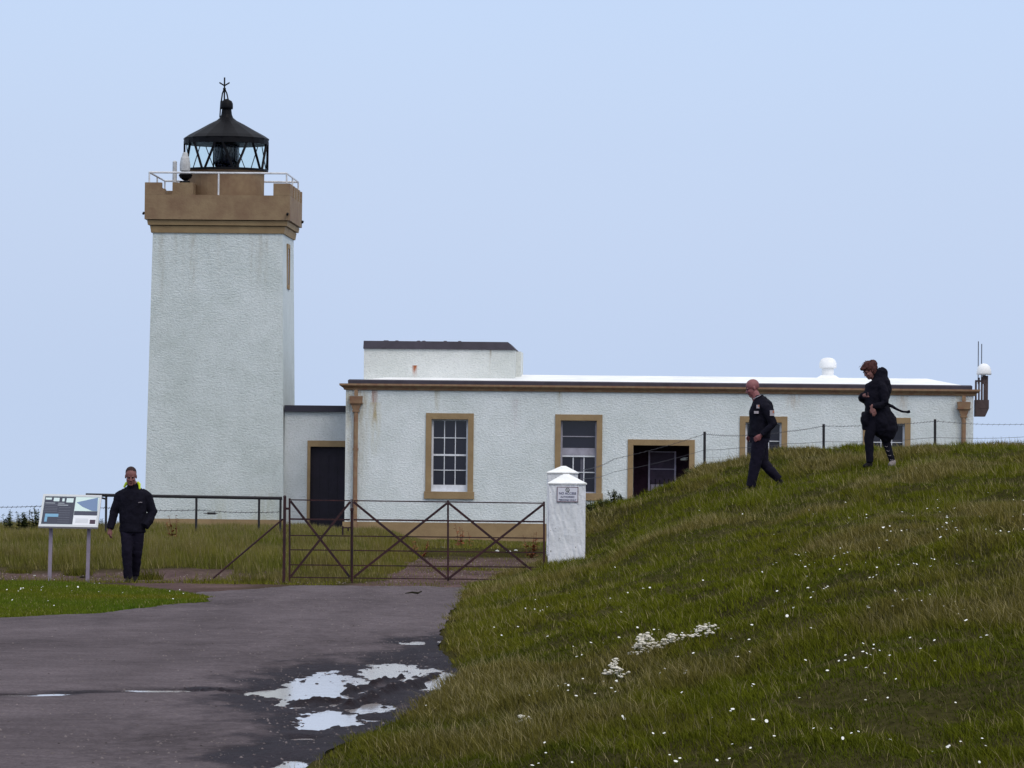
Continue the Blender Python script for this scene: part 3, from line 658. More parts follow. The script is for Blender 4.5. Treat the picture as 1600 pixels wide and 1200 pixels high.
# windows
def window(i, a, b, c_):
    x0, x1 = hx(a), hx(b); s = .155
    W = bpy.data.objects.new('window', None); COL.objects.link(W); W.parent = HS; W['_off'] = list(HS['_off'])
    su = MB().box(x0-s, x0, hy-.035, hy+.12, wz0, wz1+s+.01).box(x1, x1+s, hy-.035, hy+.12, wz0, wz1+s+.01).box(x0+.0005, x1-.0005, hy-.033, hy+.12, wz1, wz1+s+.008)
    build('surround', su, 'tan', W)
    build('sill', MB().box(x0-s-.03, x1+s+.03, hy-.06, hy+.20, wz0-.20, wz0-.002), 'tan', W)
    fm = 'sash_grey' if i == 1 else 'sash'
    y0 = hy+.13; fwd = .045 if i == 1 else .05
    build('frame', MB().box(x0, x0+fwd, y0, y0+.1, wz0, wz1).box(x1-fwd, x1, y0, y0+.1, wz0, wz1).box(x0+fwd, x1-fwd, y0, y0+.1, wz1-fwd*.8, wz1-.001).box(x0+fwd, x1-fwd, y0, y0+.1, wz0, wz0+.03), fm, W)
    gx0, gx1 = x0+fwd+.001, x1-fwd-.001; mid = (wz0+wz1)/2+.01
    build('glass', MB().box(gx0, gx1, y0+.06, y0+.066, wz0+.03, wz1-fwd*.8), 'glassdark', W)
    mb = MB(); bw = .022
    if i != 1:
        mb.box(gx0, gx1, y0+.01, y0+.05, mid-.025, mid+.025).box(gx0, gx1, y0+.01, y0+.05, wz0+.031, wz0+.031+.15 if i == 0 else wz0+.08)
        for z_ in ((mid+wz1-.04)/2, (mid+wz0+.17)/2): mb.box(gx0, gx1, y0+.02, y0+.049, z_-bw/2, z_+bw/2)
        for k in (1, 2):
            x_ = gx0+(gx1-gx0)*k/3; mb.box(x_-bw/2, x_+bw/2, y0+.018, y0+.047, wz0+.05, wz1-.04)
        build('sash_bars', mb, fm, W)
    else:
        zb_ = hz(682, 905); build('sash_bars', MB().box(gx0, gx1, y0+.02, y0+.049, zb_-.012, zb_+.012), fm, W)
        build('meeting_rail', MB().box(gx0, gx1, y0-.0, y0+.055, hz(711, 905), hz(700, 905)), M['sash_grey'], W)
        for k in (1, 2):
            x_ = gx0+(gx1-gx0)*k/3; mb.box(x_-.014, x_+.014, y0+.018, y0+.047, wz0+.05, hz(711, 905)-.001)
        z_ = hz(738, 905); mb.box(gx0, gx1, y0+.02, y0+.049, z_-.013, z_+.013)
        mb.box(gx0, gx1, y0-.005, y0+.05, hz(714, 905), hz(711.5, 905))
        build('lower_sash_bars', mb, 'sash', W)
        build('curtain', MB().box(gx0+(gx1-gx0)*.56, gx0+(gx1-gx0)*.66, y0+.051, y0+.058, wz0+.05, hz(712, 905)), mat('grey_curtain', (.10, .10, .13)), W)
for i, (a, b, c_) in enumerate(WIN): window(i, a, b, c_)
# entrance: deep porch with an inner door and side walls
a, b = hx(DOOR[0]), hx(DOOR[1]); s = .15
DS = build('door_surround', MB().box(a-s, a, hy-.035, hy+.12, -.6, dtop+.16).box(b, b+s, hy-.035, hy+.12, -.6, dtop+.16).box(a+.0005, b-.0005, hy-.033, hy+.12, dtop, dtop+.158), 'tan', HS)
PY = hy+1.5
build('porch', MB().box(a-.3, a-.001, hy+t_, PY, -.6, dtop+.3).box(b+.001, b+.3, hy+t_, PY, -.6, dtop+.3).box(a, b, hy+.121, PY, dtop+.001, dtop+.3).box(a-.3, b+.3, PY, PY+.1, -.6, dtop+.3), 'interior', HS)
ia, ib = xof(1014, 740, PY), xof(1055, 740, PY); it = zof(1035, 705, PY); im = zof(1035, 733, PY)
ID = build('inner_door', MB().box(ia, ib, PY-.05, PY-.001, -.3, it), 'door_purple', HS)
build('door_frame', MB().box(ia-.02, ia+.025, PY-.09, PY-.051, -.3, it).box(ib-.025, ib+.02, PY-.09, PY-.051, -.3, it), 'plumtrim', ID)
for z_ in (it-.02, im): build('door_rail', MB().box(ia+.03, ib-.03, PY-.075, PY-.052, z_-.012, z_+.012), 'plumtrim', ID)
bz0 = zof(1035, 767, PY); build('bottom_panel', MB().box(ia+.03, ib-.03, PY-.08, PY-.052, bz0, zof(1035, 757, PY)), 'plumtrim', ID)
mb = MB()
for k in range(6):
    x_ = ia-.02+(ib-ia+.02)*(k+.6)/6; mb.tube([(x_, PY-.35, bz0-.2), (x_, PY-.35, zof(1035, 748+random.random()*4, PY))], .012, 5)
mb.tube([(ia-.2, PY-.35, bz0-.02), (ib+.2, PY-.35, bz0-.02)], .012, 5)
build('porch_rail', mb, 'iron', HS)
lx_, lz_ = xof(1069, 718, hy+.6), zof(1069, 718, hy+.6)
build('porch_lamp', MB().lathe([(.07, lz_-.03), (.105, lz_-.01), (.10, lz_+.02), (.04, lz_+.045)], (lx_, hy+.6, 0), 14).box(lx_-.02, lx_+.1, hy+.58, hy+.62, lz_+.04, lz_+.06), mat('lamp_cover', (.5, .5, .45), .5), HS)
# rainwater pipes
for (u0, v0, sc2) in ((556, 0, 1), (1505, 9, 1)):
    x_ = hx(u0, 700); q = 1/(F/127.0); y_ = hy-.11
    Z = lambda v: hz(v+v0, u0)
    mb = MB().box(x_-.05, x_+.05, hy-.16, hy-.06, Z(618.5), ZC0)
    mb.frustum((x_-.165, x_+.165, hy-.2, hy-.003, Z(629)), (x_-.18, x_+.18, hy-.22, hy-.003, Z(619)))
    mb.box(x_-.19, x_+.19, hy-.23, hy-.002, Z(630.5), Z(629.2))
    mb.frustum((x_-.075, x_+.075, hy-.16, hy-.03, Z(641)), (x_-.15, x_+.15, hy-.19, hy-.003, Z(630.6)))
    mb.box(x_-.095, x_+.095, hy-.18, hy-.003, Z(643.5), Z(641.1))
    HP = build('rain_hopper', mb, 'rust_tan', HS)
    mb = MB().tube([(x_, y_, Z(643.4)), (x_, y_, -.25)], .062, 10)
    for v in (700, 780): mb.tube([(x_, y_, Z(v)), (x_, y_, Z(v)-.07)], .075, 10)
    build('downpipe', mb, 'rust_tan', HP)

# ------------------------------------------------------------------ aerial cage at the far right end of the house
AX0, AX1, AY = xof(1523, 640, -1), xof(1543, 640, -1), -1.0
AZ = lambda v: zof(1533, v, AY)
AC = broot('aerial_cage', AX0, AY, AZ(651), 'slatted brown aerial cage with white dome and whip aerials on right end of house', 'aerial')
mb = MB(); mb.frustum((AX0, AX1+.02, AY-.3, AY+.3, AZ(638.1)), (AX0, AX1+.02, AY-.3, AY+.3, AZ(625)))
mb.frustum((AX0, AX1-.08, AY-.3, AY+.3, AZ(651)), (AX0, AX1+.02, AY-.3, AY+.3, AZ(638.3)))
build('base_box', mb, 'grille', AC)
mb = MB()
for (u, vt, w) in ((1524.5, 596, 3), (1529.3, 590, 2.6), (1533.8, 589, 3), (1537.5, 588, 2.2), (1541, 587, 5.0)):
    x_ = xof(u, 640, AY); w = w/56/2
    build('slat', MB().box(x_-w, x_+w, AY-.02, AY+.02, AZ(625)+.001, AZ(vt)), 'grille', AC)
build('cross_rail', MB().box(AX0, AX1, AY-.03, AY-.021, AZ(597), AZ(594)), 'grille', AC)
dxx = xof(1537.5, 578, AY)
build('dome', MB().lathe([(.20, AZ(585.5)), (.205, AZ(583)), (.195, AZ(578)), (.16, AZ(572.5)), (.09, AZ(568.8)), (.02, AZ(567.8))], (dxx, AY, 0), 20), 'white', AC, smooth=True)
build('dome_stem', MB().tube([(dxx, AY, AZ(586)), (dxx, AY, AZ(600))], .05, 8), 'grille', AC)
for (u, v) in ((1528.5, 533), (1533.7, 537)):
    x_ = xof(u, 560, AY+.2); build('whip_aerial', MB().tube([(x_, AY+.2, AZ(v)), (x_, AY+.2, AZ(600))], .013, 5), 'wire', AC)
#PART2

# ------------------------------------------------------------------ GATE (two leaves), its post and brace
GYD = 73.0
def gp(u, v, dy=0.0): return at(u, v, GYD+dy)
gz = gp(449, 911).z
gpost = root('gate_post', (gp(445, 905).x, GYD, gz), 'square rusty black iron gate post beside the left end of the field gate', 'gate post')
build('shaft', MB().box(gp(442.5, 800).x, gp(447, 800).x, GYD-.03, GYD+.02, gz-.3, gp(446, 776).z), 'gate', gpost)
build('post_cap', MB().frustum((gp(442, 776).x, gp(447.6, 776).x, GYD-.04, GYD+.03, gp(446, 776).z+.001), (gp(444, 776).x, gp(446, 776).x, GYD-.01, GYD+.0, gp(446, 774).z)), 'gate', gpost)
build('hinge', MB().tube([gp(448.5, 793), gp(448.5, 796.5)], .03, 8).tube([gp(444, 794.5), gp(452, 794.5)], .012, 6), 'gate', gpost)
build('brace', MB().tube([gp(442, 811, .02), at(333, 903.5, GYD-.2)], .014, 8), 'gate', gpost)
RAILS = [(781, 786.3), (811, 815.3), (836.5, 841), (859, 863.5), (882.5, 886.5), (902, 906.5)]
def rv(i, u): a, b = RAILS[i]; return a+(b-a)*(u-452)/398
def leaf(name, ua, ub, mids, label):
    g = root(name, (gp((ua+ub)/2, 900).x, GYD, 0), label, 'gate', 'leaves of the closed field gate')
    for i in range(6):
        build('rail', MB().bar(gp(ua+1.5, rv(i, ua)), gp(ub-1.5, rv(i, ub)), .018 if i != 1 else .026, .012), 'gate', g)
    for u in [ua]+mids+[ub]:
        vb = 912 if u in (452.5,) else (908 if u < 720 else 905)
        w = .030 if u in (452.5, 700, 850) else .018
        build('upright', MB().bar(gp(u, rv(0, u)-2.5, -.006), gp(u, vb, -.006), w, .03), 'gate', g)
    st = [ua]+mids+[ub]
    for a, b in zip(st[:-1], st[1:]):
        build('diagonal', MB().bar(gp(a+1.5, rv(0, a)+2, -.022), gp(b-2, rv(5, b)-1.5, -.022), .036, .010), 'gate', g)
        build('diagonal', MB().bar(gp(a+2, rv(5, a)-1.5, -.036), gp(b-1.5, rv(0, b)+2, -.036), .036, .010), 'gate', g)
    return g
g1 = leaf('gate_leaf', 452.5, 548.5, [], 'narrow left leaf of the rusty black iron gate, one crossed panel, beside the post')
build('drop_bolt', MB().tube([gp(535.5, 822), gp(535.5, 836)], .014, 6).tube([gp(535.5, 824.5), gp(548, 824.5)], .010, 6).tube([gp(544, 824.5), gp(544, 830)], .012, 6), 'gate', g1)
g2 = leaf('gate_leaf', 551, 850, [700], 'wide right leaf of the rusty black iron gate, two crossed panels, reaching the white pillar')
build('drop_rod', MB().tube([gp(550, 795, -.03), gp(550.2, 919, -.03)], .014, 6), 'gate', g2)
build('latch', MB().box(gp(547.5, 790).x, gp(553, 790).x, GYD-.08, GYD-.04, gp(550, 798).z, gp(550, 794).z), 'gate', g2)

# ------------------------------------------------------------------ PILLARS
def pillar(ua, ub, upk, vpk, vcap, Y, label, vs_=()):
    x0, x1 = at(ua, vcap, Y).x, at(ub, vcap, Y).x; zc_ = at(upk, vcap, Y).z; zp = at(upk, vpk, Y+.3).z; xc = (x0+x1)/2; gz_ = H0(xc, Y)-.35
    p = root('gate_pillar', (xc, Y+(x1-x0)/2, gz_+.35), label, 'pillar', 'white gate pillars'); d = x1-x0
    mb = MB(); n = 10
    for i in range(n):    # courses pushed very slightly in and out so the edges are not ruled
        za, zb_ = gz_+(zc_-gz_)*i/n, gz_+(zc_-gz_)*(i+1)/n
    bm = bmesh.new(); r_ = bmesh.ops.create_cube(bm, size=1)
    bmesh.ops.subdivide_edges(bm, edges=bm.edges[:], cuts=13, use_grid_fill=True)
    for v in bm.verts:
        X_ = x0+.02+(v.co.x+.5)*(d-.04); Yy = Y+(v.co.y+.5)*(d-.04); Z_ = gz_+(v.co.z+.5)*(zc_-gz_)
        k = .007
        X_ += k*(random.random()-.5)*2; Yy += k*(random.random()-.5)*2
        v.co = (X_-p.location.x, Yy-p.location.y, Z_-p.location.z)
    me = bpy.data.meshes.new('shaft'); bm.to_mesh(me); bm.free(); link('shaft', me, 'pillar', p)
    mb = MB().frustum((x0, x1, Y-.02, Y+d-.02, zc_+.001), (x0-.004, x1+.004, Y-.024, Y+d-.016, zc_+.02))
    xm, ym = at(upk, vcap, Y).x, Y+d/2
    mb.frustum((x0-.004, x1+.004, Y-.024, Y+d-.016, zc_+.0205), (xm-.04, xm+.04, ym-.04, ym+.04, zp))
    build('cap', mb, 'white_cap', p)
    return p
M['pillar'] = harl('chipped_white_pillar_paint', (.74, .755, .80))
def _chips():
    m = M['pillar']; nt = m.node_tree; n = nt.nodes; L = nt.links; b = n['Principled BSDF']
    src = b.inputs['Base Color'].links[0].from_socket
    tcn = n.new('ShaderNodeTexCoord'); t = n.new('ShaderNodeTexNoise'); t.inputs['Scale'].default_value = 17; t.inputs['Detail'].default_value = 4; t.inputs['Roughness'].default_value = .6
    L.new(tcn.outputs['Object'], t.inputs['Vector'])
    sp = n.new('ShaderNodeSeparateXYZ'); L.new(tcn.outputs['Object'], sp.inputs[0])
    mr_ = n.new('ShaderNodeMapRange'); mr_.inputs[1].default_value = 0; mr_.inputs[2].default_value = .9; mr_.inputs[3].default_value = .335; mr_.inputs[4].default_value = .295
    L.new(sp.outputs[2], mr_.inputs[0])
    lt = n.new('ShaderNodeMath'); lt.operation = 'LESS_THAN'; L.new(t.outputs[0], lt.inputs[0]); L.new(mr_.outputs[0], lt.inputs[1])
    q = n.new('ShaderNodeMix'); q.data_type = 'RGBA'; L.new(lt.outputs[0], q.inputs[0]); L.new(src, q.inputs[6]); q.inputs[7].default_value = (.10, .10, .075, 1)
    L.new(q.outputs[2], b.inputs['Base Color'])
    for nd in n:
        if nd.type == 'BUMP': nd.inputs['Distance'].default_value = .012
_chips()
M['white_cap'] = mat('white_cap_paint', (.84, .85, .86), .7, .2, col2=(.70, .71, .69), nscale=9, bump=.3, bscale=20)
pillar(856, 917, 885, 740.5, 757, GYD-.03, 'nearer chipped white square pillar with pyramid cap and notice, right of gate')
pillar(854, 904.5, 881, 728, 740, 89, 'farther white square pillar, its pyramid cap just showing behind the nearer one')
# notice
q0, q1 = gp(870.3, 760.5, -.06), gp(903.3, 784.5, -.06); cx_, cz_ = (q0.x+q1.x)/2, (q0.z+q1.z)/2
NT = root('notice', (cx_, GYD-.045, q1.z), 'small NO ACCESS notice with thin dark border fixed to the nearer white pillar', 'sign')
NW, NH = abs(q1.x-q0.x), abs(q0.z-q1.z)
build('plate', MB().box(cx_-NW/2, cx_+NW/2, GYD-.052, GYD-.040, cz_-NH/2, cz_+NH/2), mat('pale_notice_plate', (.60, .61, .68), .5), NT)
bm_ = mat('maroon_border', (.10, .03, .05)); e = .009; yb_ = GYD-.0545
build('border', MB().box(cx_-NW/2, cx_+NW/2, yb_, yb_+.002, cz_+NH/2-e, cz_+NH/2).box(cx_-NW/2, cx_+NW/2, yb_, yb_+.002, cz_-NH/2, cz_-NH/2+e).box(cx_-NW/2, cx_-NW/2+e, yb_, yb_+.002, cz_-NH/2+e, cz_+NH/2-e).box(cx_+NW/2-e, cx_+NW/2, yb_, yb_+.002, cz_-NH/2+e, cz_+NH/2-e), bm_, NT)
M['ink'] = mat('navy_ink', (.03, .03, .11), .6)
for body, v, size in (('NO ACCESS', 772.6, .050), ('AUTHORISED', 777.6, .036), ('PERSONS ONLY', 782.4, .036)):
    me = text_mesh(body, size); o = link('lettering', me, 'ink', NT); zt = gp(887, v, -.06).z
    bbx = [v_.co.x for v_ in me.vertices]; wd = max(bbx)-min(bbx); tw = {'NO ACCESS': .265, 'AUTHORISED': .22, 'PERSONS ONLY': .275}[body]
    for v_ in me.vertices: v_.co.x *= tw/wd
    o.rotation_euler = (R(90), 0, 0); o.location = (0, yb_-NT.location.y-.001, zt-NT.location.z)
em = MB(); zc2 = gp(887, 765.5, -.06).z; n = 20; r1, r2 = .033, .024
vv = [(cx_+r*math.cos(2*math.pi*k/n), yb_, zc2+r*math.sin(2*math.pi*k/n)) for r in (r1, r2) for k in range(n)]
em.add(vv, [(k, (k+1) % n, n+(k+1) % n, n+k) for k in range(n)]); em.bar((cx_-.016, yb_-.001, zc2+.016), (cx_+.016, yb_-.001, zc2-.016), .002, .010)
em.bar((cx_-.008, yb_-.001, zc2-.014), (cx_+.010, yb_-.001, zc2+.014), .002, .007)
build('emblem', em, mat('dark_olive_ink', (.05, .06, .03)), NT)

# ------------------------------------------------------------------ INFORMATION BOARD
A = [at(68.5, 773.5, 73.75), at(158, 775.5, 73.75), at(152, 822.8, 73.28), at(61, 821.3, 73.28)]   # TL TR BR BL
IBx = (A[2].x+A[3].x)/2
IB = root('information_board', (IBx, 73.5, H0(IBx, 73.5)), 'tilted white-framed information board with dark text panel on two grey posts', 'sign')
nrm = (A[1]-A[0]).cross(A[3]-A[0]).normalized(); nrm = nrm if nrm.y < 0 else -nrm
def bp_(s, t, e=0.0):
    return A[0]*(1-s)*(1-t)+A[1]*s*(1-t)+A[2]*s*t+A[3]*(1-s)*t+nrm*e
def bq(mb, s0, s1, t0, t1, e, th=.001):
    return mb.poly([bp_(s0, t0, e), bp_(s1, t0, e), bp_(s1, t1, e), bp_(s0, t1, e)], -th, nrm)
PN = build('panel', bq(MB(), .0, 1.0, .0, 1.0, 0, .03), mat('pale_aluminium_board', (.55, .63, .66), .5, .3, noise=.15), IB)
build('frame', bq(bq(bq(bq(MB(), -.01, 1.01, -.03, .035, .006, .04), -.01, 1.01, .965, 1.03, .006, .04), -.01, .025, .036, .964, .006, .04), .975, 1.01, .036, .964, .006, .04), mat('white_board_frame', (.52, .54, .56), .5), IB)
def prt(name, rects, col, e=.002, rough=.45):
    mb = MB()
    for r_ in rects: bq(mb, *r_, e)
    return build(name, mb, mat(name, col, rough, .3), PN)
prt('dark_text_panel', [(.03, .565, .045, .94)], (.045, .05, .075), .002)
prt('sky_picture', [(.57, .97, .045, .50)], (.55, .68, .66), .002)
prt('caption_strip', [(.57, .97, .505, .64)], (.05, .055, .085), .002)
prt('white_text_panel', [(.57, .97, .645, .96)], (.66, .68, .72), .002)
build('beam_picture', MB().poly([bp_(.59, .22, .004), bp_(.95, .05, .004), bp_(.965, .50, .004), bp_(.87, .49, .004), bp_(.70, .36, .004)], -.001, nrm), mat('blue_beam', (.15, .22, .36), .5), PN)
prt('photographs', [(.045, .15, .085, .15), (.185, .285, .085, .20), (.335, .375, .10, .20), (.41, .53, .09, .23)], (.55, .66, .66), .004)
prt('blue_photograph', [(.075, .305, .61, .71), (.075, .12, .715, .87)], (.16, .33, .48), .004)
prt('small_photograph', [(.86, .955, .785, .92)], (.05, .03, .05), .004)
prt('title_lines', [(.05, .22, .25, .27), (.27, .38, .25, .27), (.27, .45, .31, .335)], (.33, .36, .40), .004)
prt('text_lines', [(.05, .27, t_/100, t_/100+.008) for t_ in (31, 38, 43, 48, 53)]+[(.30, .50, t_/100, t_/100+.008) for t_ in (40, 50, 57, 64, 72, 80, 87)], (.16, .17, .21), .004)
prt('fine_print', [(.61, .83, t_/1000, t_/1000+.008) for t_ in (760, 800, 840, 880)], (.33, .36, .40), .004)
for (u, vt, vb) in ((78.3, 822, 903), (137.6, 823, 901)):
    p0 = at(u+1.7, vt, 73.45); gz_ = H0(p0.x, 73.45)
    build('post', MB().bar((p0.x, 73.45, p0.z+.1), (at(u-1.2, vb, 73.45).x, 73.45, gz_-.2), .055, .058), 'post_grey', IB)

# ------------------------------------------------------------------ LEFT FENCE (tubular rail) and WIRE FENCE on the bank
FY = 95.0
fz = lambda u, v: at(u, v, FY)
LF = root('rail_fence', (fz(300, 800).x, FY, H0(fz(300, 800).x, FY)), 'dark tubular rail fence with thin posts in front of the tower', 'fence')
build('top_rail', MB().tube([fz(134, 773.2), fz(300, 776.2), fz(441, 778.6)], .033, 8), 'fence', LF)
for u in (166, 307, 405, 438.5):
    p = fz(u, 776); build('post', MB().tube([(p.x, FY, p.z), (p.x, FY, H0(p.x, FY)-.2)], .024, 8), 'fence', LF)
build('end_strut', MB().tube([fz(152, 776), fz(166, 780)], .018, 6), 'fence', LF)
def wire(mb, pts, r, barb=0):
    P = []
    for a, b in zip(pts[:-1], pts[1:]):
        for k in range(8):
            t = k/8; q = a.lerp(b, t); q.z -= .05*math.sin(math.pi*t)*min(1, (b-a).length/3); P.append(q)
    P.append(pts[-1]); mb.tube(P, r, 5)
    if barb:
        for a, b in zip(P[:-1], P[1:]):
            for k in range(2):
                q = a.lerp(b, (k+.5)/2); mb.tube([q+Vector((-.02, 0, -.025)), q+Vector((.02, 0, .025))], r*.8, 3)
    return mb
build('barbed_wire', wire(MB(), [fz(-60, 790), fz(60, 791), fz(166, 793.5), fz(307, 797), fz(438, 800)], .006, 1), 'wire', LF)
tag(build('hanging_plate', MB().box(fz(324, 800).x, fz(337, 800).x, FY-.02, FY+.02, fz(330, 804).z, fz(330, 800.5).z).tube([fz(340, 802), fz(318, 802)], .01, 5), 'fence'), 'small dark strainer bar hanging on the barbed wire in front of the tower', 'wire strainer')

WY = 105.0
wp = lambda u, v, d=0: at(u, v, WY+d)
WF = root('wire_fence', (wp(1287, 700).x, WY, H0(wp(1287, 700).x, WY)), 'post and wire fence on the grassy bank before the long house', 'fence')
for (u, v) in ((1101, 674.5), (1287, 662.5), (1461, 655), (1640, 652)):
    p = wp(u, v); build('post', MB().tube([(p.x, WY, p.z), (p.x+.01, WY, H0(p.x, WY)-.3)], .030, 8), 'fence', WF)
top = [at(906, 735, 90), wp(960, 717), wp(1101, 678), wp(1153, 681), wp(1233, 674), wp(1287, 665.5), wp(1380, 663), wp(1461, 658), wp(1600, 663), wp(1640, 664)]
mid = [at(906, 748, 90), wp(960, 737), wp(1101, 703), wp(1153, 700), wp(1233, 693), wp(1287, 690), wp(1461, 683.5), wp(1640, 680)]
build('barbed_wire', wire(MB(), top, .0045, 1), 'wire', WF)
build('plain_wire', wire(MB(), mid, .0045), 'wire', WF)
mb = MB()
for dv in (12, 22, 32): wire(mb, [p+Vector((0, 0, -dv/69.5)) for p in mid[2:]], .0022)
x_ = mid[2].x
while x_ < mid[-1].x:
    zt = float(np.interp(x_, [p.x for p in mid], [p.z for p in mid])); mb.tube([(x_, WY+.01, zt), (x_, WY+.01, zt-.6)], .002, 3); x_ += .18
tag(build('wire_netting', mb, 'wire', WF))
o = WF

# ------------------------------------------------------------------ PEOPLE
def realise(name, mb, m, parent, voxel=.012, smooth=3, folds=0.0, fscale=.12):
    me = bpy.data.meshes.new(name); me.from_pydata(mb.v, [], mb.f)
    bm = bmesh.new(); bm.from_mesh(me); bmesh.ops.recalc_face_normals(bm, faces=bm.faces); bm.to_mesh(me); bm.free()
    o = bpy.data.objects.new(name, me); COL.objects.link(o)
    r = o.modifiers.new('r', 'REMESH'); r.mode = 'VOXEL'; r.voxel_size = voxel
    if smooth: q = o.modifiers.new('s', 'SMOOTH'); q.iterations = smooth; q.factor = .5
    if folds:
        tx = bpy.data.textures.new('folds', 'CLOUDS'); tx.noise_scale = fscale; tx.noise_depth = 2
        d = o.modifiers.new('d', 'DISPLACE'); d.texture = tx; d.strength = folds; d.mid_level = .5
    bpy.context.view_layer.update()
    me2 = bpy.data.meshes.new_from_object(o.evaluated_get(bpy.context.evaluated_depsgraph_get()))
    bpy.data.objects.remove(o); bpy.data.meshes.remove(me); me2.name = name
    return link(name, me2, m, parent, True)
def xform(mb, mat4):
    o = MB(); o.v = [tuple(mat4 @ Vector(p)) for p in mb.v]; o.f = mb.f; return o
def headm(c, yaw, pitch, tilt=0, k=1.0):   # local head looks along -y; yaw about z, pitch down
    return Matrix.Translation(c) @ Matrix.Rotation(yaw, 4, 'Z') @ Matrix.Rotation(tilt, 4, 'Y') @ Matrix.Rotation(pitch, 4, 'X') @ Matrix.Scale(k, 4)
def head_shape():
    mb = MB()
    mb.ball((0, .012, .035), (.077, .097, .088), 20, 14)       # skull
    mb.ball((0, -.022, -.035), (.064, .068, .082), 18, 12)     # face
    mb.ball((0, -.055, -.092), (.036, .032, .026), 12, 8)      # chin
    for s in (-1, 1):
        mb.ball((s*.034, -.035, -.066), (.022, .036, .032), 10, 8)
        mb.ball((s*.034, -.072, -.022), (.020, .016, .016), 10, 8)   # cheekbone
        mb.ball((s*.028, -.078, .018), (.024, .012, .008), 10, 6)    # brow
        mb.ball((s*.076, .010, -.006), (.009, .018, .030), 10, 8)    # ear
    mb.tube([(0, -.084, .008), (0, -.098, -.016), (0, -.108, -.034)], [.008, .011, .014], 8)
    for s in (-1, 1): mb.ball((s*.011, -.094, -.036), (.009, .010, .008), 8, 6)
    mb.ball((0, -.082, -.062), (.022, .010, .007), 10, 6); mb.ball((0, -.080, -.072), (.019, .010, .007), 10, 6)
    return mb
def hand(mb, w, d, n, curl=.5, side=1):
    """palm and five fingers: w wrist, d direction of the fingers, n back of the hand"""
    w = Vector(w); d = Vector(d).normalized(); n = Vector(n); n = (n-d*n.dot(d)).normalized(); e = d.cross(n)*side
    mb.tube([w-d*.03, w+d*.015, w+d*.05, w+d*.085], [(.022, .028), (.020, .032), (.017, .042), (.013, .040)] if abs(Vector((0, 0, 1)).dot(n)) > .5 else [(.028, .022), (.032, .020), (.042, .017), (.040, .013)], 10)
    for k, (off, L_) in enumerate(((-.030, .068), (-.010, .078), (.011, .073), (.030, .056))):
        p = w+d*.08+e*off; q = [p-d*.02]; a = 0
        q.append(p)
        for j, f in enumerate((.45, .32, .23)):
            a += curl*(.7+.25*j+.08*k); p = p+(d*math.cos(a)-n*math.sin(a))*L_*f; q.append(p)
        mb.tube(q, [.009, .0095, .009, .008, .0065], 8)
    p = w+d*.02-e*.022; dd = (d*.75-e*.65-n*.15).normalized()
    mb.tube([p-dd*.01, p+dd*.03, p+dd*.03+(d*.9-e*.2-n*.3).normalized()*.03, p+dd*.03+(d-n*.5).normalized()*.055], [.013, .012, .010, .008], 8)
    return mb
def shoe(mb, heel, toe, wd=.045, h=.07):
    a = Vector(heel); b = Vector(toe); d = b-a
    mb.tube([a-d.normalized()*.03+Vector((0, 0, h*.55)), a+Vector((0, 0, h*.6)), a+d*.45+Vector((0, 0, h*.5)), a+d*.8+Vector((0, 0, h*.38)), b+Vector((0, 0, h*.32))],
            [(h*.35, wd*.6), (h*.6, wd*.85), (h*.5, wd*.9), (h*.36, wd), (h*.24, wd*.6)], 12)
    return mb
def person(loc, label):
    return root('person', loc, label, 'person', None, 0, (0, 0, 0))
def eyes(P, Mx, extra=True):
    for s in (-1, 1):
        build('eye', xform(MB().ball((s*.029, -.083, .000), (.010, .006, .0055), 8, 6), Mx), 'eye', P)
        build('eyebrow', xform(MB().tube([(s*.046, -.080, .018), (s*.03, -.0905, .022), (s*.012, -.090, .017)], .004, 5), Mx), 'hair_brown', P)
    build('lips', xform(MB().tube([(-.018, -.088, -.066), (0, -.0935, -.067), (.018, -.088, -.066)], .0035, 6), Mx), 'lip', P)

# --- man by the information board, walking towards the viewer, head bowed
pa = at(206, 905, 73.4); PA = person((pa.x, 73.4, H0(pa.x, 73.4)-.01), 'man walking past the information board in black jacket with yellow-green collar lining')
PA.scale = (1, 1, 1.03); fz0 = PA.location.z; zz = lambda v: (at(206, v, 73.4).z-fz0)/1.03; xx_ = lambda u: (at(u, 830, 73.6).x-pa.x)
hc = Vector((xx_(206), -.10, zz(744.5)))
Mx = headm(hc, R(4), R(16), 0, 1.13)
body = MB(); b_ = xform(head_shape(), Mx); body.add(b_.v, b_.f)
body.tube([(0, -.07, zz(752)), (0, -.02, zz(766)), (0, 0, zz(772))], [.062, .066, .08], 12)
body.tube([(0, 0, .82), (0, 0, 1.0), (0, 0, 1.25), (0, 0, 1.40), (0, 0, 1.47)], [(.16, .10), (.15, .10), (.17, .11), (.16, .09), (.07, .07)], 14)
LA = [(-.18, 0, 1.35), (-.295, .03, 1.10), (-.345, -.04, .845)]; RA = [(.19, 0, 1.35), (.31, .04, 1.10), (.17, -.07, .93)]
body.tube(LA, [.045, .04, .028], 10); body.tube(RA, [.045, .04, .028], 10)
hand(body, (-.346, -.045, .835), (-.06, -.12, -1), (-1, -.3, 0), .45, -1)
hand(body, (.15, -.06, .93), (-.5, .2, -.8), (.6, -.7, 0), .5, 1)
L1 = [(-.085, 0, .86), (-.075, -.10, .49), (-.055, -.06, .09)]; L2 = [(.085, 0, .86), (.075, .02, .49), (.035, .20, .13)]
for Lg in (L1, L2): body.tube(Lg, [.085, .055, .04], 10)
body.tube([(-.055, -.05, .06), (-.06, -.13, .035)], [.030, .018], 8); body.tube([(.035, .20, .10), (.04, .13, .06)], [.030, .018], 8)
realise('body', body, 'skin', PA, .0055, 2)
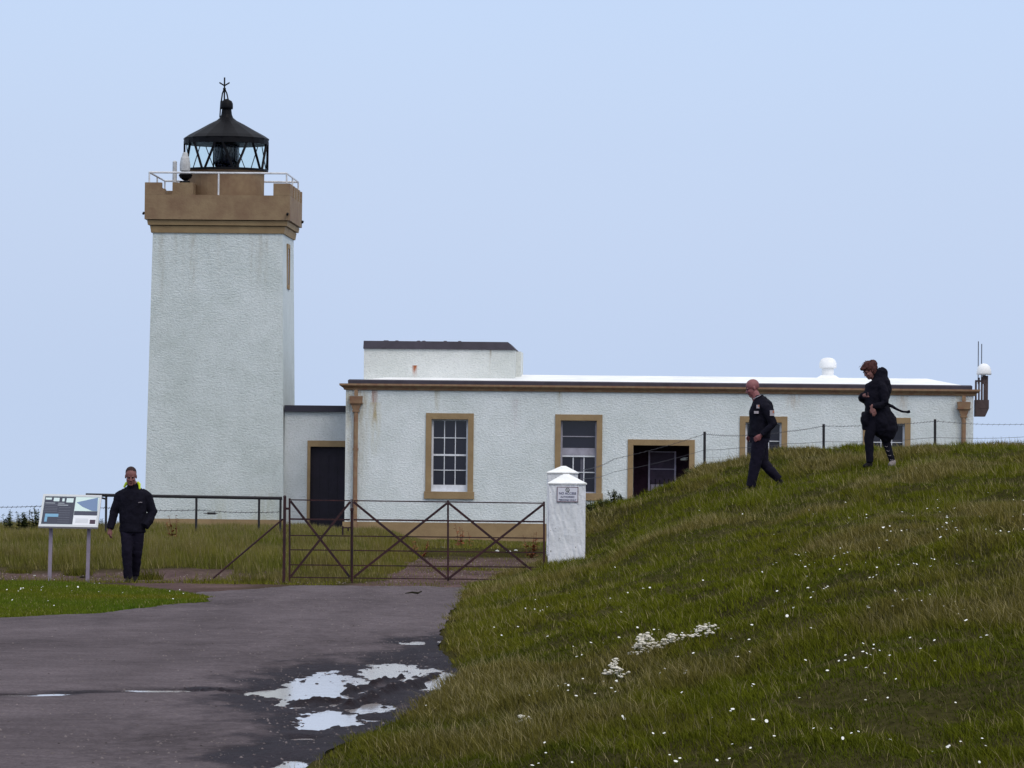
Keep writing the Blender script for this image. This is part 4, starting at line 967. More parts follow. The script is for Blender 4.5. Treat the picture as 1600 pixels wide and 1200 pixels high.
jk = MB().tube([(0, 0, .79), (0, -.0, .92), (0, 0, 1.12), (0, 0, 1.30), (0, .01, 1.41), (0, .0, 1.475)], [(.205, .15), (.205, .15), (.215, .155), (.235, .155), (.215, .135), (.115, .11)], 18)
jk.tube([(-.12, .01, 1.42), (-.20, .01, 1.345), (-.295, .03, 1.10), (-.342, -.035, .86), (-.347, -.045, .835)], [.06, .088, .072, .060, .054], 12)
jk.tube([(.13, .01, 1.42), (.215, .01, 1.345), (.31, .04, 1.10), (.265, -.04, .98), (.20, -.10, .885)], [.06, .09, .078, .074, .066], 12)
jk.tube([(0, -.015, 1.44), (0, -.025, 1.50), (0, -.035, 1.545)], [(.105, .10), (.092, .092), (.088, .09)], 14)
realise('jacket', jk, 'cloth_navy', PA, .011, 3, .028, .09)
tr = MB().tube([(0, 0, .76), (0, 0, .88), (0, 0, .95)], [(.175, .12), (.17, .12), (.15, .11)], 16)
tr.tube(L1, [.112, .085, .066], 14); tr.tube(L2, [.112, .085, .064], 14)
realise('trousers', tr, 'jeans', PA, .011, 3, .022, .08)
for s, pts in ((-1, [(-.070, -.05, 1.56), (-.10, -.05, 1.535), (-.14, -.03, 1.475)]), (1, [(.075, -.06, 1.56), (.105, -.07, 1.525), (.115, -.095, 1.45)])):
    cl = MB().tube(pts, [(.020, .014), (.026, .018), (.016, .012)], 10)
    realise('collar_lining', cl, 'hivis', PA, .006, 1)
hr = MB().ball((0, .022, .052), (.0775, .095, .079), 18, 12)
hr.v = [p for p in hr.v]
hair = xform(hr, Mx); realise('hair', hair, 'hair_brown', PA, .006, 1, .008, .02)
for (h_, t_) in (((-.055, -.03, .01), (-.065, -.22, .0)), ((.035, .22, .05), (.045, .04, .0))):
    sh = shoe(MB(), h_, t_, .048, .09); realise('shoe', sh, 'shoe', PA, .008, 1)
eyes(PA, Mx)
build('jacket_logo', MB().tube([(.10, -.158, 1.245), (.125, -.160, 1.252), (.16, -.152, 1.248)], .004, 5), 'badge', PA)

# --- bald man striding left on the bank
pb = at(1185, 765, 73.0); gb = H(at(1172, 765, 73).x, 73.0); PB = person((pb.x, 73.0, at(1172, 769, 73).z), 'bald man striding left on the grassy bank in dark jacket with pale badges')
z0b = PB.location.z
BX = lambda u: (at(u, 700, 73).x-pb.x); BZ = lambda v: (at(1185, v, 73).z-z0b)
hc = Vector((-.105, 0, BZ(606.5))); Mx = headm(hc, R(-90+6), R(22), 0, 1.12)
body = MB(); b_ = xform(head_shape(), Mx); body.add(b_.v, b_.f)
body.tube([(-.085, 0, 1.56), (-.04, 0, 1.47), (0, 0, 1.40)], [.068, .074, .085], 12)
body.tube([(.0, 0, .82), (.02, 0, 1.0), (.04, 0, 1.22), (.03, 0, 1.36), (-.01, 0, 1.43)], [(.10, .14), (.10, .13), (.12, .15), (.10, .14), (.06, .06)], 14)
NA = [(.085, -.18, 1.34), (.205, -.235, 1.06), (.03, -.225, .895)]; FA = [(.03, .18, 1.34), (.10, .24, 1.06), (-.09, .20, .90)]
for a_ in (NA, FA): body.tube(a_, [.058, .045, .028], 10)
hand(body, (.02, -.225, .888), (-.75, 0, -.55), (.2, -1, .2), .45, 1); hand(body, (-.10, .20, .895), (-.6, -.2, -.6), (0, 1, .3), .5, -1)
L1 = [(.01, -.085, .84), (-.045, -.09, .49), (-.125, -.085, .085)]; L2 = [(.02, .085, .84), (.085, .09, .45), (.325, .09, .20)]
for Lg in (L1, L2): body.tube(Lg, [.088, .058, .04], 10)
body.tube([(-.125, -.085, .06), (-.20, -.085, .035)], [.030, .018], 8); body.tube([(.34, .09, .15), (.31, .09, .08)], [.030, .018], 8)
realise('body', body, 'skin_bald', PB, .0055, 2)
jk = MB().tube([(.005, 0, .86), (.015, 0, .96), (.03, 0, 1.10), (.04, 0, 1.25), (.035, 0, 1.38), (-.0, 0, 1.465)], [(.175, .185), (.175, .185), (.185, .19), (.198, .20), (.165, .18), (.10, .11)], 18)
jk.tube([(.08, -.16, 1.355), (.095, -.19, 1.33), (.208, -.24, 1.06), (.12, -.235, .975), (.03, -.228, .895)], [.07, .082, .068, .058, .05], 12)
jk.tube([(.03, .16, 1.355), (.03, .19, 1.33), (.10, .24, 1.06), (.0, .22, .97), (-.085, .20, .905)], [.07, .082, .066, .056, .05], 12)
jk.tube([(0, 0, 1.41), (-.02, 0, 1.515)], [(.10, .10), (.085, .09)], 12)
realise('jacket', jk, 'cloth_navy', PB, .011, 3, .028, .09)
build('collar_trim', MB().tube([(-.098, -.045, 1.455), (-.045, -.088, 1.485), (.02, -.098, 1.515)], .007, 6), 'badge', PB)
tr = MB().tube([(.01, 0, .78), (.01, 0, .88), (.01, 0, .92)], [(.155, .17), (.155, .17), (.14, .15)], 16)
tr.tube(L1, [.128, .095, .074], 14); tr.tube(L2, [.120, .09, .066], 14)
realise('trousers', tr, 'jeans', PB, .011, 3, .022, .08)
for (h_, t_) in (((-.115, -.085, .0), (-.27, -.085, -.01)), ((.365, .09, .12), (.265, .09, .01))):
    sh = shoe(MB(), h_, t_, .048, .085); realise('shoe', sh, 'shoe', PB, .008, 1)
eyes(PB, Mx)
for (n_, p, w, h, c_) in (('sleeve_badge', (.185, -.285, 1.235), .065, .085, 'badge'), ('chest_badge', (-.03, -.203, 1.335), .045, .055, 'badge'), ('chest_badge', (-.055, -.203, 1.245), .07, .04, 'badge')):
    bd = build(n_, MB().box(p[0]-w/2, p[0]+w/2, p[1]-.02, p[1]+.03, p[2]-h/2, p[2]+h/2), c_, PB)
    if h > .05: build('badge_stripe', MB().box(p[0]+w/2-.022, p[0]+w/2-.002, p[1]-.023, p[1]-.0205, p[2], p[2]+h/2-.005), 'badge_red', bd)

# --- woman bent into the wind, arms folded, coat blown out behind her
pc = at(1368, 728, 73.2); PC = person((pc.x, 73.2, at(1368, 731, 73.2).z), 'woman with windblown reddish hair hunched in a black belted coat on the bank')
hc = Vector((-.115, -.03, 1.525)); Mx = headm(hc, R(-90+32), R(34), 0, 1.08)
body = MB(); b_ = xform(head_shape(), Mx); body.add(b_.v, b_.f)
body.tube([(-.09, -.01, 1.46), (-.02, 0, 1.40), (.02, 0, 1.32)], [.052, .055, .065], 12)
body.tube([(.02, 0, .80), (.02, 0, .95), (.02, 0, 1.15), (.03, 0, 1.29), (.01, 0, 1.36)], [(.11, .15), (.10, .12), (.11, .14), (.10, .13), (.06, .06)], 14)
NA = [(.07, -.16, 1.28), (.12, -.23, 1.01), (-.09, -.24, .965)]; FA = [(.0, .16, 1.28), (-.17, .14, 1.03), (-.21, -.06, 1.13)]
for a_ in (NA, FA): body.tube(a_, [.052, .042, .026], 10)
hand(body, (-.085, -.255, .945), (.35, -.05, -.9), (.2, -1, 0), .30, -1); hand(body, (-.19, -.08, 1.13), (.6, -.55, .1), (-.3, -.8, .2), .7, 1)
L1 = [(-.03, -.075, .82), (-.115, -.08, .46), (-.095, -.075, .085)]; L2 = [(.06, .075, .82), (.165, .07, .42), (.265, .06, .11)]
for Lg in (L1, L2): body.tube(Lg, [.085, .055, .036], 10)
body.tube([(-.095, -.075, .06), (-.14, -.085, .035)], [.028, .018], 8); body.tube([(.275, .06, .08), (.25, .045, .05)], [.028, .018], 8)
realise('body', body, 'skin_pale', PC, .0055, 2)
ct = MB().tube([(.025, 0, .84), (.0, 0, .98), (.005, 0, 1.12), (.035, 0, 1.25), (.06, 0, 1.36), (.03, 0, 1.42)], [(.20, .19), (.185, .19), (.205, .20), (.205, .20), (.165, .18), (.115, .13)], 18)
ct.tube([(.06, 0, 1.32), (.07, 0, 1.43), (.085, 0, 1.52), (.09, 0, 1.575)], [(.16, .16), (.125, .14), (.085, .12), (.045, .07)], 14)   # stood-up hood
ct.tube([(.02, 0, .95), (.045, 0, .82), (.10, .01, .71), (.13, .02, .60), (.14, .03, .50), (.10, .03, .44)], [(.20, .18), (.215, .19), (.235, .20), (.22, .18), (.17, .14), (.09, .09)], 18)
ct.tube([(-.12, -.02, .86), (-.15, -.03, .72), (-.14, -.03, .60)], [(.10, .14), (.105, .13), (.06, .10)], 12)
ct.tube([(.06, -.14, 1.30), (.08, -.17, 1.27), (.13, -.235, 1.01), (.02, -.25, .97), (-.075, -.245, .965)], [.065, .078, .066, .056, .05], 12)
ct.tube([(.0, .14, 1.30), (-.02, .17, 1.27), (-.17, .145, 1.04), (-.21, .04, 1.09), (-.19, -.07, 1.13)], [.065, .085, .078, .07, .06], 12)
realise('coat', ct, 'cloth_black', PC, .012, 3, .05, .11)
bt = MB().tube([(.14, .0, 1.0), (.24, -.02, .97), (.33, -.03, .915), (.42, -.03, .885), (.50, -.04, .875)], [.04, (.028, .03), (.02, .026), (.018, .022), (.020, .022)], 8); bt.ball((.51, -.04, .885), .026)
realise('blown_belt', bt, 'cloth_black', PC, .008, 1, .01, .05)
tr = MB().tube([(.02, 0, .72), (.02, 0, .86)], [(.14, .15), (.13, .14)], 14)
tr.tube(L1, [.105, .078, .058], 14); tr.tube(L2, [.10, .068, .046], 14)
realise('trousers', tr, 'cloth_navy', PC, .010, 2, .016, .07)
hr = MB().ball((0, .02, .05), (.086, .104, .086), 18, 12)
hr.ball((0, -.035, .085), (.075, .055, .035), 14, 10).ball((0, .09, .0), (.07, .06, .07), 12, 8)
hr.ball((.0, -.075, .080), (.060, .042, .030), 12, 8); hr.ball((.0, .10, .04), (.07, .07, .07), 12, 8)
for s in (-1, 1): hr.ball((s*.066, .03, -.02), (.024, .05, .06), 10, 8)
realise('hair', xform(hr, Mx), 'hair_red', PC, .006, 1, .018, .035)
mb = MB(); rr9 = random.Random(3)
for k in range(26):
    a = rr9.uniform(-1, 1); p = Vector((a*.07, rr9.uniform(-.06, .09), .115)); d = Vector((rr9.uniform(-.3, .3), rr9.uniform(-1, .2), rr9.uniform(.05, .5)))
    mb.tube([p, p+d*.03, p+d*.06+Vector((0, -.01, -.01))], [.005, .003, .001], 4)
build('loose_strands', xform(mb, Mx), 'hair_red', PC)
sh = shoe(MB(), (-.085, -.075, .0), (-.20, -.10, -.01), .042, .09); realise('shoe', sh, 'shoe', PC, .008, 1)
sh = shoe(MB(), (.29, .06, .03), (.215, .02, .0), .042, .10); realise('shoe', sh, 'shoe_pale', PC, .008, 1)
for k in range(4):
    t = k/3; x_ = .165+.085*t; z_ = .33-.21*t; y_ = .008
    build('legging_stripe', MB().tube([(x_-.02, y_-.002, z_+.012), (x_, y_-.012, z_), (x_+.022, y_+.002, z_+.010)], .003, 5), 'badge', PC)
eyes(PC, Mx)

# ------------------------------------------------------------------ finding where a line of sight meets the ground
def hit(u, v, ymin=15, ymax=130):
    d = ray(u, v); d = d/d.y
    Y = np.linspace(ymin, ymax, 4000); X = d.x*Y; Z = CAMZ+d.z*Y; G = height(X, Y)
    k = np.argmax(G > Z); return float(X[k]), float(Y[k]), float(G[k])

# ------------------------------------------------------------------ GRASS
def blades(name, x, y, h, w, cols, lean=(-.25, 0), seg2=True, rnd=.5, zoff=0.0, matn='grass', parent=None, kind='stuff'):
    n = len(x); z = height(x, y)-.012+zoff; a = rng.random(n)*np.pi   # blade plane
    a = (a-np.pi/2)*.9
    dx, dy = np.cos(a)*w/2, np.sin(a)*w/2
    lx = lean[0]*h+rng.normal(0, rnd, n)*h*.7; ly_ = lean[1]*h+rng.normal(0, rnd, n)*h*.7
    hh = h*np.sqrt(np.clip(1-(np.hypot(lx, ly_)/h)**2*.4, .25, 1))
    B0 = np.stack([x-dx, y-dy, z], 1); B1 = np.stack([x+dx, y+dy, z], 1); T = np.stack([x+lx, y+ly_, z+hh], 1)
    if seg2:
        m = np.stack([x+lx*.38, y+ly_*.38, z+hh*.58], 1); o_ = np.stack([dx, dy, dx*0], 1)*.75
        V = np.stack([B0, B1, m+o_, m-o_, T], 1).reshape(-1, 3); k = 5
        base = (np.arange(n)*5)[:, None]; fq = base+np.array([0, 1, 2, 3, 3, 2, 4])
        tot = np.tile([4, 3], n); starts = np.concatenate([[0], np.cumsum(tot)[:-1]])
    else:
        V = np.stack([B0, B1, T], 1).reshape(-1, 3); k = 3
        fq = (np.arange(n)*3)[:, None]+np.array([0, 1, 2]); starts = np.arange(n)*3
    me = bpy.data.meshes.new(name); me.vertices.add(len(V)); me.vertices.foreach_set('co', V.astype(np.float32).ravel())
    me.loops.add(fq.size); me.loops.foreach_set('vertex_index', fq.astype(np.int32).ravel())
    me.polygons.add(len(starts)); me.polygons.foreach_set('loop_start', starts.astype(np.int32)); me.update(calc_edges=True)
    set_col(me, 'Col', np.repeat(cols, k, 0))
    o = link(name, me, matn, parent); 
    if kind: tag(o, kind=kind)
    return o
M['grass'] = attr_mat('grass_blades', rough=.85, spec=.03, grain=0, bump=0)
LUSH = np.array([.098, .126, .006]); OLIVE = np.array([.175, .150, .014]); STRAW = np.array([.30, .255, .12]); PURP = np.array([.155, .105, .055]); DEEP = np.array([.028, .045, .007])
def edge_x(y): return np.interp(y, [-40, 15, 26, 33, 36, 39, 43, 48, 62, 73, 78, 83, 95, 108, 118, 124], [-1.4, -1.4, -1.12, -.62, -.45, -.36, -.52, -.68, -.64, -.6, -.1, .2, .9, 1.5, 2, 2])
def scatter(x0f, x1f, y0, y1, dens):
    """dens: function(x, y) -> blades per square metre"""
    out_x, out_y = [], []; step = 2.0; yy = y0
    while yy < y1:
        ye = min(yy+step, y1); a, b = x0f((yy+ye)/2), x1f((yy+ye)/2); A_ = max(0, b-a)*(ye-yy)
        mxd = max(dens(np.array([a, (a+b)/2, b]), np.array([yy]*3)).max(), 1); n = max(0, int(A_*mxd))
        xs = a+rng.random(n)*(b-a); yv = yy+rng.random(n)*(ye-yy); keep = rng.random(n) < dens(xs, yv)/mxd
        out_x.append(xs[keep]); out_y.append(yv[keep]); yy = ye
    return np.concatenate(out_x), np.concatenate(out_y)
def mixc(*pairs):
    c = 0; w = 0
    for col, k in pairs: k = np.clip(k, 0, None)[:, None]; c = c+col*k; w = w+k
    return c/np.maximum(w, 1e-6)
def hill_dens(x, y):
    d = np.interp(y, [14, 28, 45, 65, 88, 100], [4600, 4400, 2600, 1300, 800, 300])
    ev = edge_x(y)+.20*fbm(x*3+y*1.7, y*1.3, 4)
    d = d*sstep(-.06, .22, x-ev)*(.75+.6*fbm(x*2.2, y*1.1, 3))
    return d*np.where(x > .113*y+1.0, .25, 1)
def hill(name, y0, y1, seg2):
    x, y = scatter(lambda q: float(edge_x(q))-.15, lambda q: .113*q+3.0, y0, y1, hill_dens)
    # keep clear of the pillars' shafts
    k = ~((x > .54) & (x < 1.19) & (y > 72.9) & (y < 73.6)); x, y = x[k], y[k]
    n1 = fbm(x*.55+5, y*.22+2, 4)*1.25; n2 = fbm(x*1.5+9+y*.2, y*.55, 4)*1.5; n3 = fbm(x*4, y*2.4+3, 2); r = rng.random(len(x))
    low = 1-sstep(22, 50, y); t = x-edge_x(y)
    clump = np.clip(.5+1.1*n2+.5*n3, 0, 1)
    h = (.022+.048*clump+.025*r**3)*(1+.6*sstep(45, 75, y))*(1+.9*np.clip(n1, 0, 1))
    w = np.interp(y, [15, 30, 50, 80], [.005, .006, .010, .015])*(.7+.6*rng.random(len(x)))
    purp = np.clip(sstep(.10, .5, n1+.25*n2+.30*sstep(58, 68, y)*sstep(2, 5, x)), 0, 1)
    edgeb = np.exp(-(t/.35)**2)*(y < 60)*.8*np.clip(.6+n2, 0, 1)
    c = mixc((LUSH, .8+1.5*np.clip(-n1, 0, 1)+.8*low), (OLIVE, .9+1.0*np.clip(n1+.2, 0, 1)), (PURP, 2.2*purp+.9*edgeb), (DEEP, .7+4.5*np.clip(-n2, 0, 1)+1.5*np.clip(-n3, 0, 1)))  # deep green in the dips adds tussock shadow to the blade colour
    tall = r > .975-.05*purp-.02*sstep(40, 60, y); c = np.where(tall[:, None], STRAW*(.6+.6*rng.random((len(x), 1))), c)
    h = np.where(tall, h*1.3+.02*rng.random(len(x)), h); w = np.where(tall, w*.55, w)
    c = c*(.72+.56*rng.random((len(x), 1)))*(.92-.18*low[:, None])
    return blades(name, x, y, h, w, c, (-.28, .0), seg2, .62)
hill('hill_grass', 15, 46, True)
hill('upper_hill_grass', 46, 96, False)
# lawn tongue between the road and the board
def lawn_dens(x, y):
    left = road_l(y)
    m = sstep(.06, -.12, x-left+.10*fbm(x*4, y*2, 2))
    return 1700*m*sstep(29, 31, y)*(1-sstep(71.2, 72.4, y))*np.where(x < -.11*y-1, .2, 1)
x, y = scatter(lambda q: -.113*q-2.5, lambda q: float(np.interp(q, _qy, _qx))+.3, 42, 72.4, lawn_dens)
r = rng.random(len(x)); n1 = fbm(x*.9, y*.4, 3)
c = mixc((np.array([.072, .125, .010]), 1+.8*n1), (OLIVE, .45-.5*n1), (DEEP, .35+0*x)); c = np.where((r > .965)[:, None], STRAW, c)*(.75+.5*rng.random((len(x), 1)))
blades('lawn_grass', x, y, .03+.03*rng.random(len(x))+.02*np.clip(n1, 0, 1), .013*(.7+.6*rng.random(len(x))), c, (-.2, 0), False, .5)
# rough tall grass between the yard and the tower
def rough_dens(x, y):
    m = 1-np.clip(sstep(-2.7, -2.0, x+.5*fbm(x*.3, y*.25, 3)-(y-73)*.012)*(1-sstep(110, 114, y)), 0, 1)
    near = sstep(77, 86, y+7*fbm(x*.6, y*.25, 3)+3*fbm(x*3, y, 2))
    near = np.where(x > -4.6, np.maximum(near, sstep(73.2, 74.6, y+1.5*fbm(x*2, y, 2))*.8), near)
    return np.interp(y, [73, 90, 110, 124], [1300, 1100, 600, 400])*m*near*np.where(x < -.11*y-.6, .25, 1)*(x < 4.5)
x, y = scatter(lambda q: -.113*q-2.5, lambda q: 4.5 if q > 108 else -2.0, 73, 126, rough_dens)
r = rng.random(len(x)); n1 = fbm(x*.8+1, y*.25, 4); n2 = fbm(x*2.4, y*.7+4, 3)
near = 1-sstep(76, 84, y)
h = (.12+.15*np.clip(.5+n2, 0, 1)+.12*r**2)*(1-.55*near)*(1-.25*sstep(108, 116, y))*(1-.15*sstep(-5, -3, x)); h = h*(1-.35*sstep(-2.8, -2.0, x))*(1-.35*sstep(-2, 0, x)*sstep(106, 110, y))
YG = np.array([.185, .175, .028])
c = mixc((YG, .7+2.4*np.clip(n1+.1, 0, 1)), (LUSH, .9+2.4*np.clip(-n1, 0, 1)), (DEEP, .4+3.0*np.clip(-n2, 0, 1)+1.6*near), (PURP, .5+1.6*near+2.6*np.clip(n2, 0, 1)))
c = np.where((r > .90)[:, None], STRAW*(.45+.4*rng.random((len(x), 1))), c)*(.8+.4*rng.random((len(x), 1)))
w = np.interp(y, [73, 124], [.012, .024])*(.6+.7*rng.random(len(x)))
blades('rough_grass', x, y, h, w, c, (-.12, 0), False, .28)
# thin weeds along the foot of the gate and in the drive
def weed_dens(x, y):
    g_ = np.exp(-((y-72.3)/.9)**2)*.7*np.clip(.45+1.2*fbm(x*1.6, y*.6, 2), 0, 1)
    k = sstep(.2, .5, fbm(x*.8+4, y*.35+2, 3))*.35+.02
    g_ = g_*(1+1.6*sstep(-2.4, -2.9, x)); return 1000*np.maximum(g_, k*sstep(73, 74, y))
x, y = scatter(lambda q: -9.5 if q < 78 else -3.2, lambda q: float(edge_x(q))+.1, 71.0, 110, weed_dens)
r = rng.random(len(x)); c = mixc((OLIVE, .6+0*x), (LUSH, r), (PURP, .7*rng.random(len(x))), (DEEP, .4+0*x))*(.7+.6*rng.random((len(x), 1)))
blades('drive_weeds', x, y, (.03+.06*r**2)*(1+.9*sstep(-2.4, -2.9, x)*np.clip(.5+fbm(x*2, y*.5, 3), 0, 1)), .014+0*x, c, (-.1, 0), False, .5)

# ------------------------------------------------------------------ DAISIES, small stones
def discs(name, x, y, zoff, rad, col, m_name, n=6, thick=True):
    z = height(x, y)+zoff; k = len(x); V = []; a = 2*np.pi*np.arange(n)/n
    tx = rng.normal(0, .25, k); ty = rng.normal(-.35, .25, k)
    ring_ = np.stack([np.stack([x+rad*np.cos(t), y+rad*np.sin(t), z+rad*(np.cos(t)*tx+np.sin(t)*-ty)], 1) for t in a], 1)
    ctr = np.stack([x, y, z+rad*.35], 1)[:, None]
    V = np.concatenate([ring_, ctr], 1).reshape(-1, 3); base = (np.arange(k)*(n+1))[:, None, None]
    f = base+np.array([[i, (i+1) % n, n] for i in range(n)])[None]; f = f.reshape(-1)
    me = bpy.data.meshes.new(name); me.vertices.add(len(V)); me.vertices.foreach_set('co', V.astype(np.float32).ravel())
    me.loops.add(len(f)); me.loops.foreach_set('vertex_index', f.astype(np.int32)); me.polygons.add(len(f)//3)
    me.polygons.foreach_set('loop_start', np.arange(0, len(f), 3, dtype=np.int32)); me.update(calc_edges=True)
    return tag(link(name, me, m_name), kind='stuff')
M['petal'] = mat('daisy_petals', (.72, .72, .68), .7, .2)
def daisy_dens(x, y):
    c = np.clip(fbm(x*1.1+2, y*.5, 3)+.04, 0, 1)*2.4
    return np.interp(y, [15, 30, 40, 55, 72], [10, 13, 7, .7, .25])*c*sstep(.1, .5, x-edge_x(y))
x, y = scatter(lambda q: float(edge_x(q)), lambda q: .113*q+1, 16, 72, daisy_dens)
x2, y2 = scatter(lambda q: -.113*q-1, lambda q: float(np.interp(q, _qy, _qx))-.15, 46, 72, lambda a, b: 1.6*np.clip(.5+fbm(a, b*.5, 3), 0, 1))
x = np.concatenate([x, x2]); y = np.concatenate([y, y2]); r = rng.random(len(x))
discs('daisies', x, y, np.interp(y, [16, 50], [.055, .055]), .005+.006*r**2+.00005*y, None, 'petal')
M['chip'] = mat('dark_road_chips', (.20, .17, .17), .9, .1, col2=(.03, .024, .026), nscale=4)
M['stone'] = mat('pale_grit', (.20, .16, .15), .9, .2, col2=(.14, .11, .10), nscale=2)
x = np.concatenate([rng.uniform(-9, -2.6, 900), rng.uniform(-3, .4, 900)]); y = np.concatenate([rng.uniform(72.6, 78, 900), rng.uniform(72.6, 104, 900)])
discs('grit', x, y, .004, .005+.016*rng.random(len(x))**3, None, 'stone', 5)
# loose chips on the tarmac
def road_bits(name, x, y, rad, m_name):
    z = road_z(x, y); k = len(x); n = 5; a = 2*np.pi*np.arange(n)/n; V = []
    ring_ = np.stack([np.stack([x+rad*np.cos(t), y+rad*np.sin(t), z-.002], 1) for t in a], 1); ctr = np.stack([x, y, z+rad*.7], 1)[:, None]
    V = np.concatenate([ring_, ctr], 1).reshape(-1, 3); f = ((np.arange(k)*(n+1))[:, None, None]+np.array([[i, (i+1) % n, n] for i in range(n)])[None]).reshape(-1)
    me = bpy.data.meshes.new(name); me.vertices.add(len(V)); me.vertices.foreach_set('co', V.astype(np.float32).ravel())
    me.loops.add(len(f)); me.loops.foreach_set('vertex_index', f.astype(np.int32)); me.polygons.add(len(f)//3)
    me.polygons.foreach_set('loop_start', np.arange(0, len(f), 3, dtype=np.int32)); me.update(calc_edges=True)
    tag(link(name, me, m_name), kind='stuff')
yr = rng.uniform(25, 71, 12000); xr = road_r(yr)-np.abs(rng.normal(0, 2.2, 12000))-.05; k = (xr > road_l(yr)+.2) & (rng.random(12000) < .35+.65*np.clip(fbm(xr*1.2, yr*.5, 3)+.3, 0, 1))
road_bits('loose_chippings', xr[k], yr[k], .004+.012*rng.random(k.sum())**3, 'chip')

# ------------------------------------------------------------------ FLOWER CLUMPS, WEEDS, small debris
M['cream'] = mat('cream_white_blossom', (.74, .70, .60), .7, .2, noise=.2, nscale=40)
M['leaf'] = mat('dark_weed_leaf', (.065, .085, .024), .8, .2, noise=.5, nscale=12)
M['leafred'] = mat('rusty_dock_leaf', (.30, .09, .03), .8, .2, col2=(.16, .06, .025), nscale=14)
M['stemred'] = mat('rusty_dock_stem', (.13, .05, .03), .8, .2)
def flower_clump(u, v, w, h, n, label, seed):
    rd = random.Random(seed); x_, y_, z_ = hit(u, v); o = root('flower_clump', (x_, y_, z_), label, 'flowers', 'clumps of white flowers on the bank')
    mb = MB(); lf = MB()
    for k in range(n):
        a = rd.gauss(0, .5)*w; b = rd.gauss(0, .6)*w*1.6; px_, py_ = x_+a, y_+b; s = max(.15, 1-abs(a)/w*.7)
        pz_ = H(px_, py_)+.04+h*s*rd.random()
        for _q in range(3):
            r_ = .004+.0075*rd.random(); gx_, gy_, gz2 = rd.gauss(0, .012), rd.gauss(0, .012), rd.gauss(0, .006)
            mb.ball((px_+gx_, py_+gy_, pz_+gz2), (r_*(.8+rd.random()), r_*1.2, r_*(.5+.4*rd.random())), 6, 4)
        if k % 2: lf.tube([(px_+.01, py_, H(px_, py_)), (px_, py_, pz_)], .003, 3)
    build('blossoms', mb, 'cream', o); build('stems', lf, 'leaf', o)
flower_clump(1006, 1024, .085, .13, 60, 'largest clump of cream white flowers on the bank', 1)
flower_clump(1046, 1014, .065, .08, 26, 'white flower clump just right of the largest one on the bank', 2)
flower_clump(1098, 996, .12, .06, 30, 'loose strung-out white flower clump, farthest up the bank of the clumps', 3)
flower_clump(961, 1062, .065, .10, 28, 'small white flower clump left of and below the largest one', 4)
flower_clump(822, 1142, .05, .05, 18, 'tiny white flower clump low on the bank near the muddy puddle', 5)
#flower_clump(1075, 1168, .09, .03, 20, 'sparse white flower clump at the bottom edge below the bank middle', 6)
def weed(name, x_, y_, h, label, red=False, spread=.16, n=3, seed=0, lfs=22, cat='weed', group=None):
    rd = random.Random(seed); z_ = H(x_, y_)-.03; o = root(name, (x_, y_, z_), label, cat, group)
    st_ = MB(); lf = MB()
    for k in range(n):
        dx_ = rd.uniform(-1, 1)*spread; dy_ = rd.uniform(-1, 1)*spread; hh = h*(.7+.3*rd.random()) if k else h
        p0 = Vector((x_+dx_*.3, y_+dy_*.3, z_)); p1 = Vector((x_+dx_*.7, y_+dy_, z_+hh*.55)); p2 = Vector((x_+dx_-.03, y_+dy_, z_+hh))
        st_.tube([p0, p1, p2], [.010, .007, .004], 5)
        for j in range(lfs):
            t = .03+.97*rd.random()**1.2; p = p0.lerp(p1, t*2) if t < .5 else p1.lerp(p2, t*2-1)
            a = rd.uniform(0, 6.283); L_ = (.11*(1-t)+.055)*(.7+.6*rd.random())*(h/.6)**.5; d = Vector((math.cos(a), math.sin(a), rd.uniform(-.2, .7))).normalized()
            sd_ = d.cross(Vector((0, 0, 1))).normalized()*L_*.24
            lf.add([p, p+d*L_*.5+sd_, p+d*L_+Vector((0, 0, -.01)), p+d*L_*.5-sd_], [(0, 1, 2, 3)])
    build('stem', st_, 'stemred' if red else 'leaf', o); build('leaves', lf, 'leafred' if red else 'leaf', o)
    return o
def wat(u, Y): return at(u, 800, Y).x
DG = 'rusty dock plants'
weed('dock_plant', wat(719, 112), 112, .60, 'rust-red dock plant seen through the gate just right of its middle upright', True, .12, 3, 1, 20, 'dock plant', DG)
weed('dock_plant', wat(828, 104), 104, .62, 'bushy rust-red dock plant behind the right end of the gate', True, .2, 5, 2, 20, 'dock plant', DG)
weed('dock_plant', wat(735, 112), 112.5, .40, 'small thin rust-red dock plant beside the taller one in mid gate', True, .05, 1, 3, 12, 'dock plant', DG)
weed('dock_plant', wat(655, 104), 104, .40, 'dark spreading dock plant left of the gate middle upright', True, .25, 5, 4, 20, 'dock plant', DG)
weed('dock_plant', wat(274, 92), 92, .62, 'pinkish dock plant in the rough grass between the man and the tower fence', True, .14, 3, 5, 16, 'dock plant', DG)
TG = 'tall leafy weeds against the sky'
for i, (u, vt, lab) in enumerate(((12, 796, 'stubby dark leafy weed at the far left edge of the skyline'), (33, 800, 'low bushy weed between the two tallest weeds near the left edge'),
        (12+0, 803, None), (24, 800, None), (44, 797, 'pointed dark weed spire second from the left group'), (57, 791, 'tallest dark weed spire left of the information board, by its frame'))):
    if lab is None: continue
    Y = 98; x_ = wat(u, Y); h = at(u, vt, Y).z-H(x_, Y)+.03; weed('leafy_weed', x_, Y, h, lab, False, .10, 6, 20+i, 60, 'weed', TG)
x_ = wat(159, 98); weed('leafy_weed', x_, 98, at(159, 808, 98).z-H(x_, 98), 'dark leafy weed between the information board and the walking man', False, .08, 3, 33, 30, 'weed', TG)
BG = 'dark weeds on the bank edge behind the pillars'
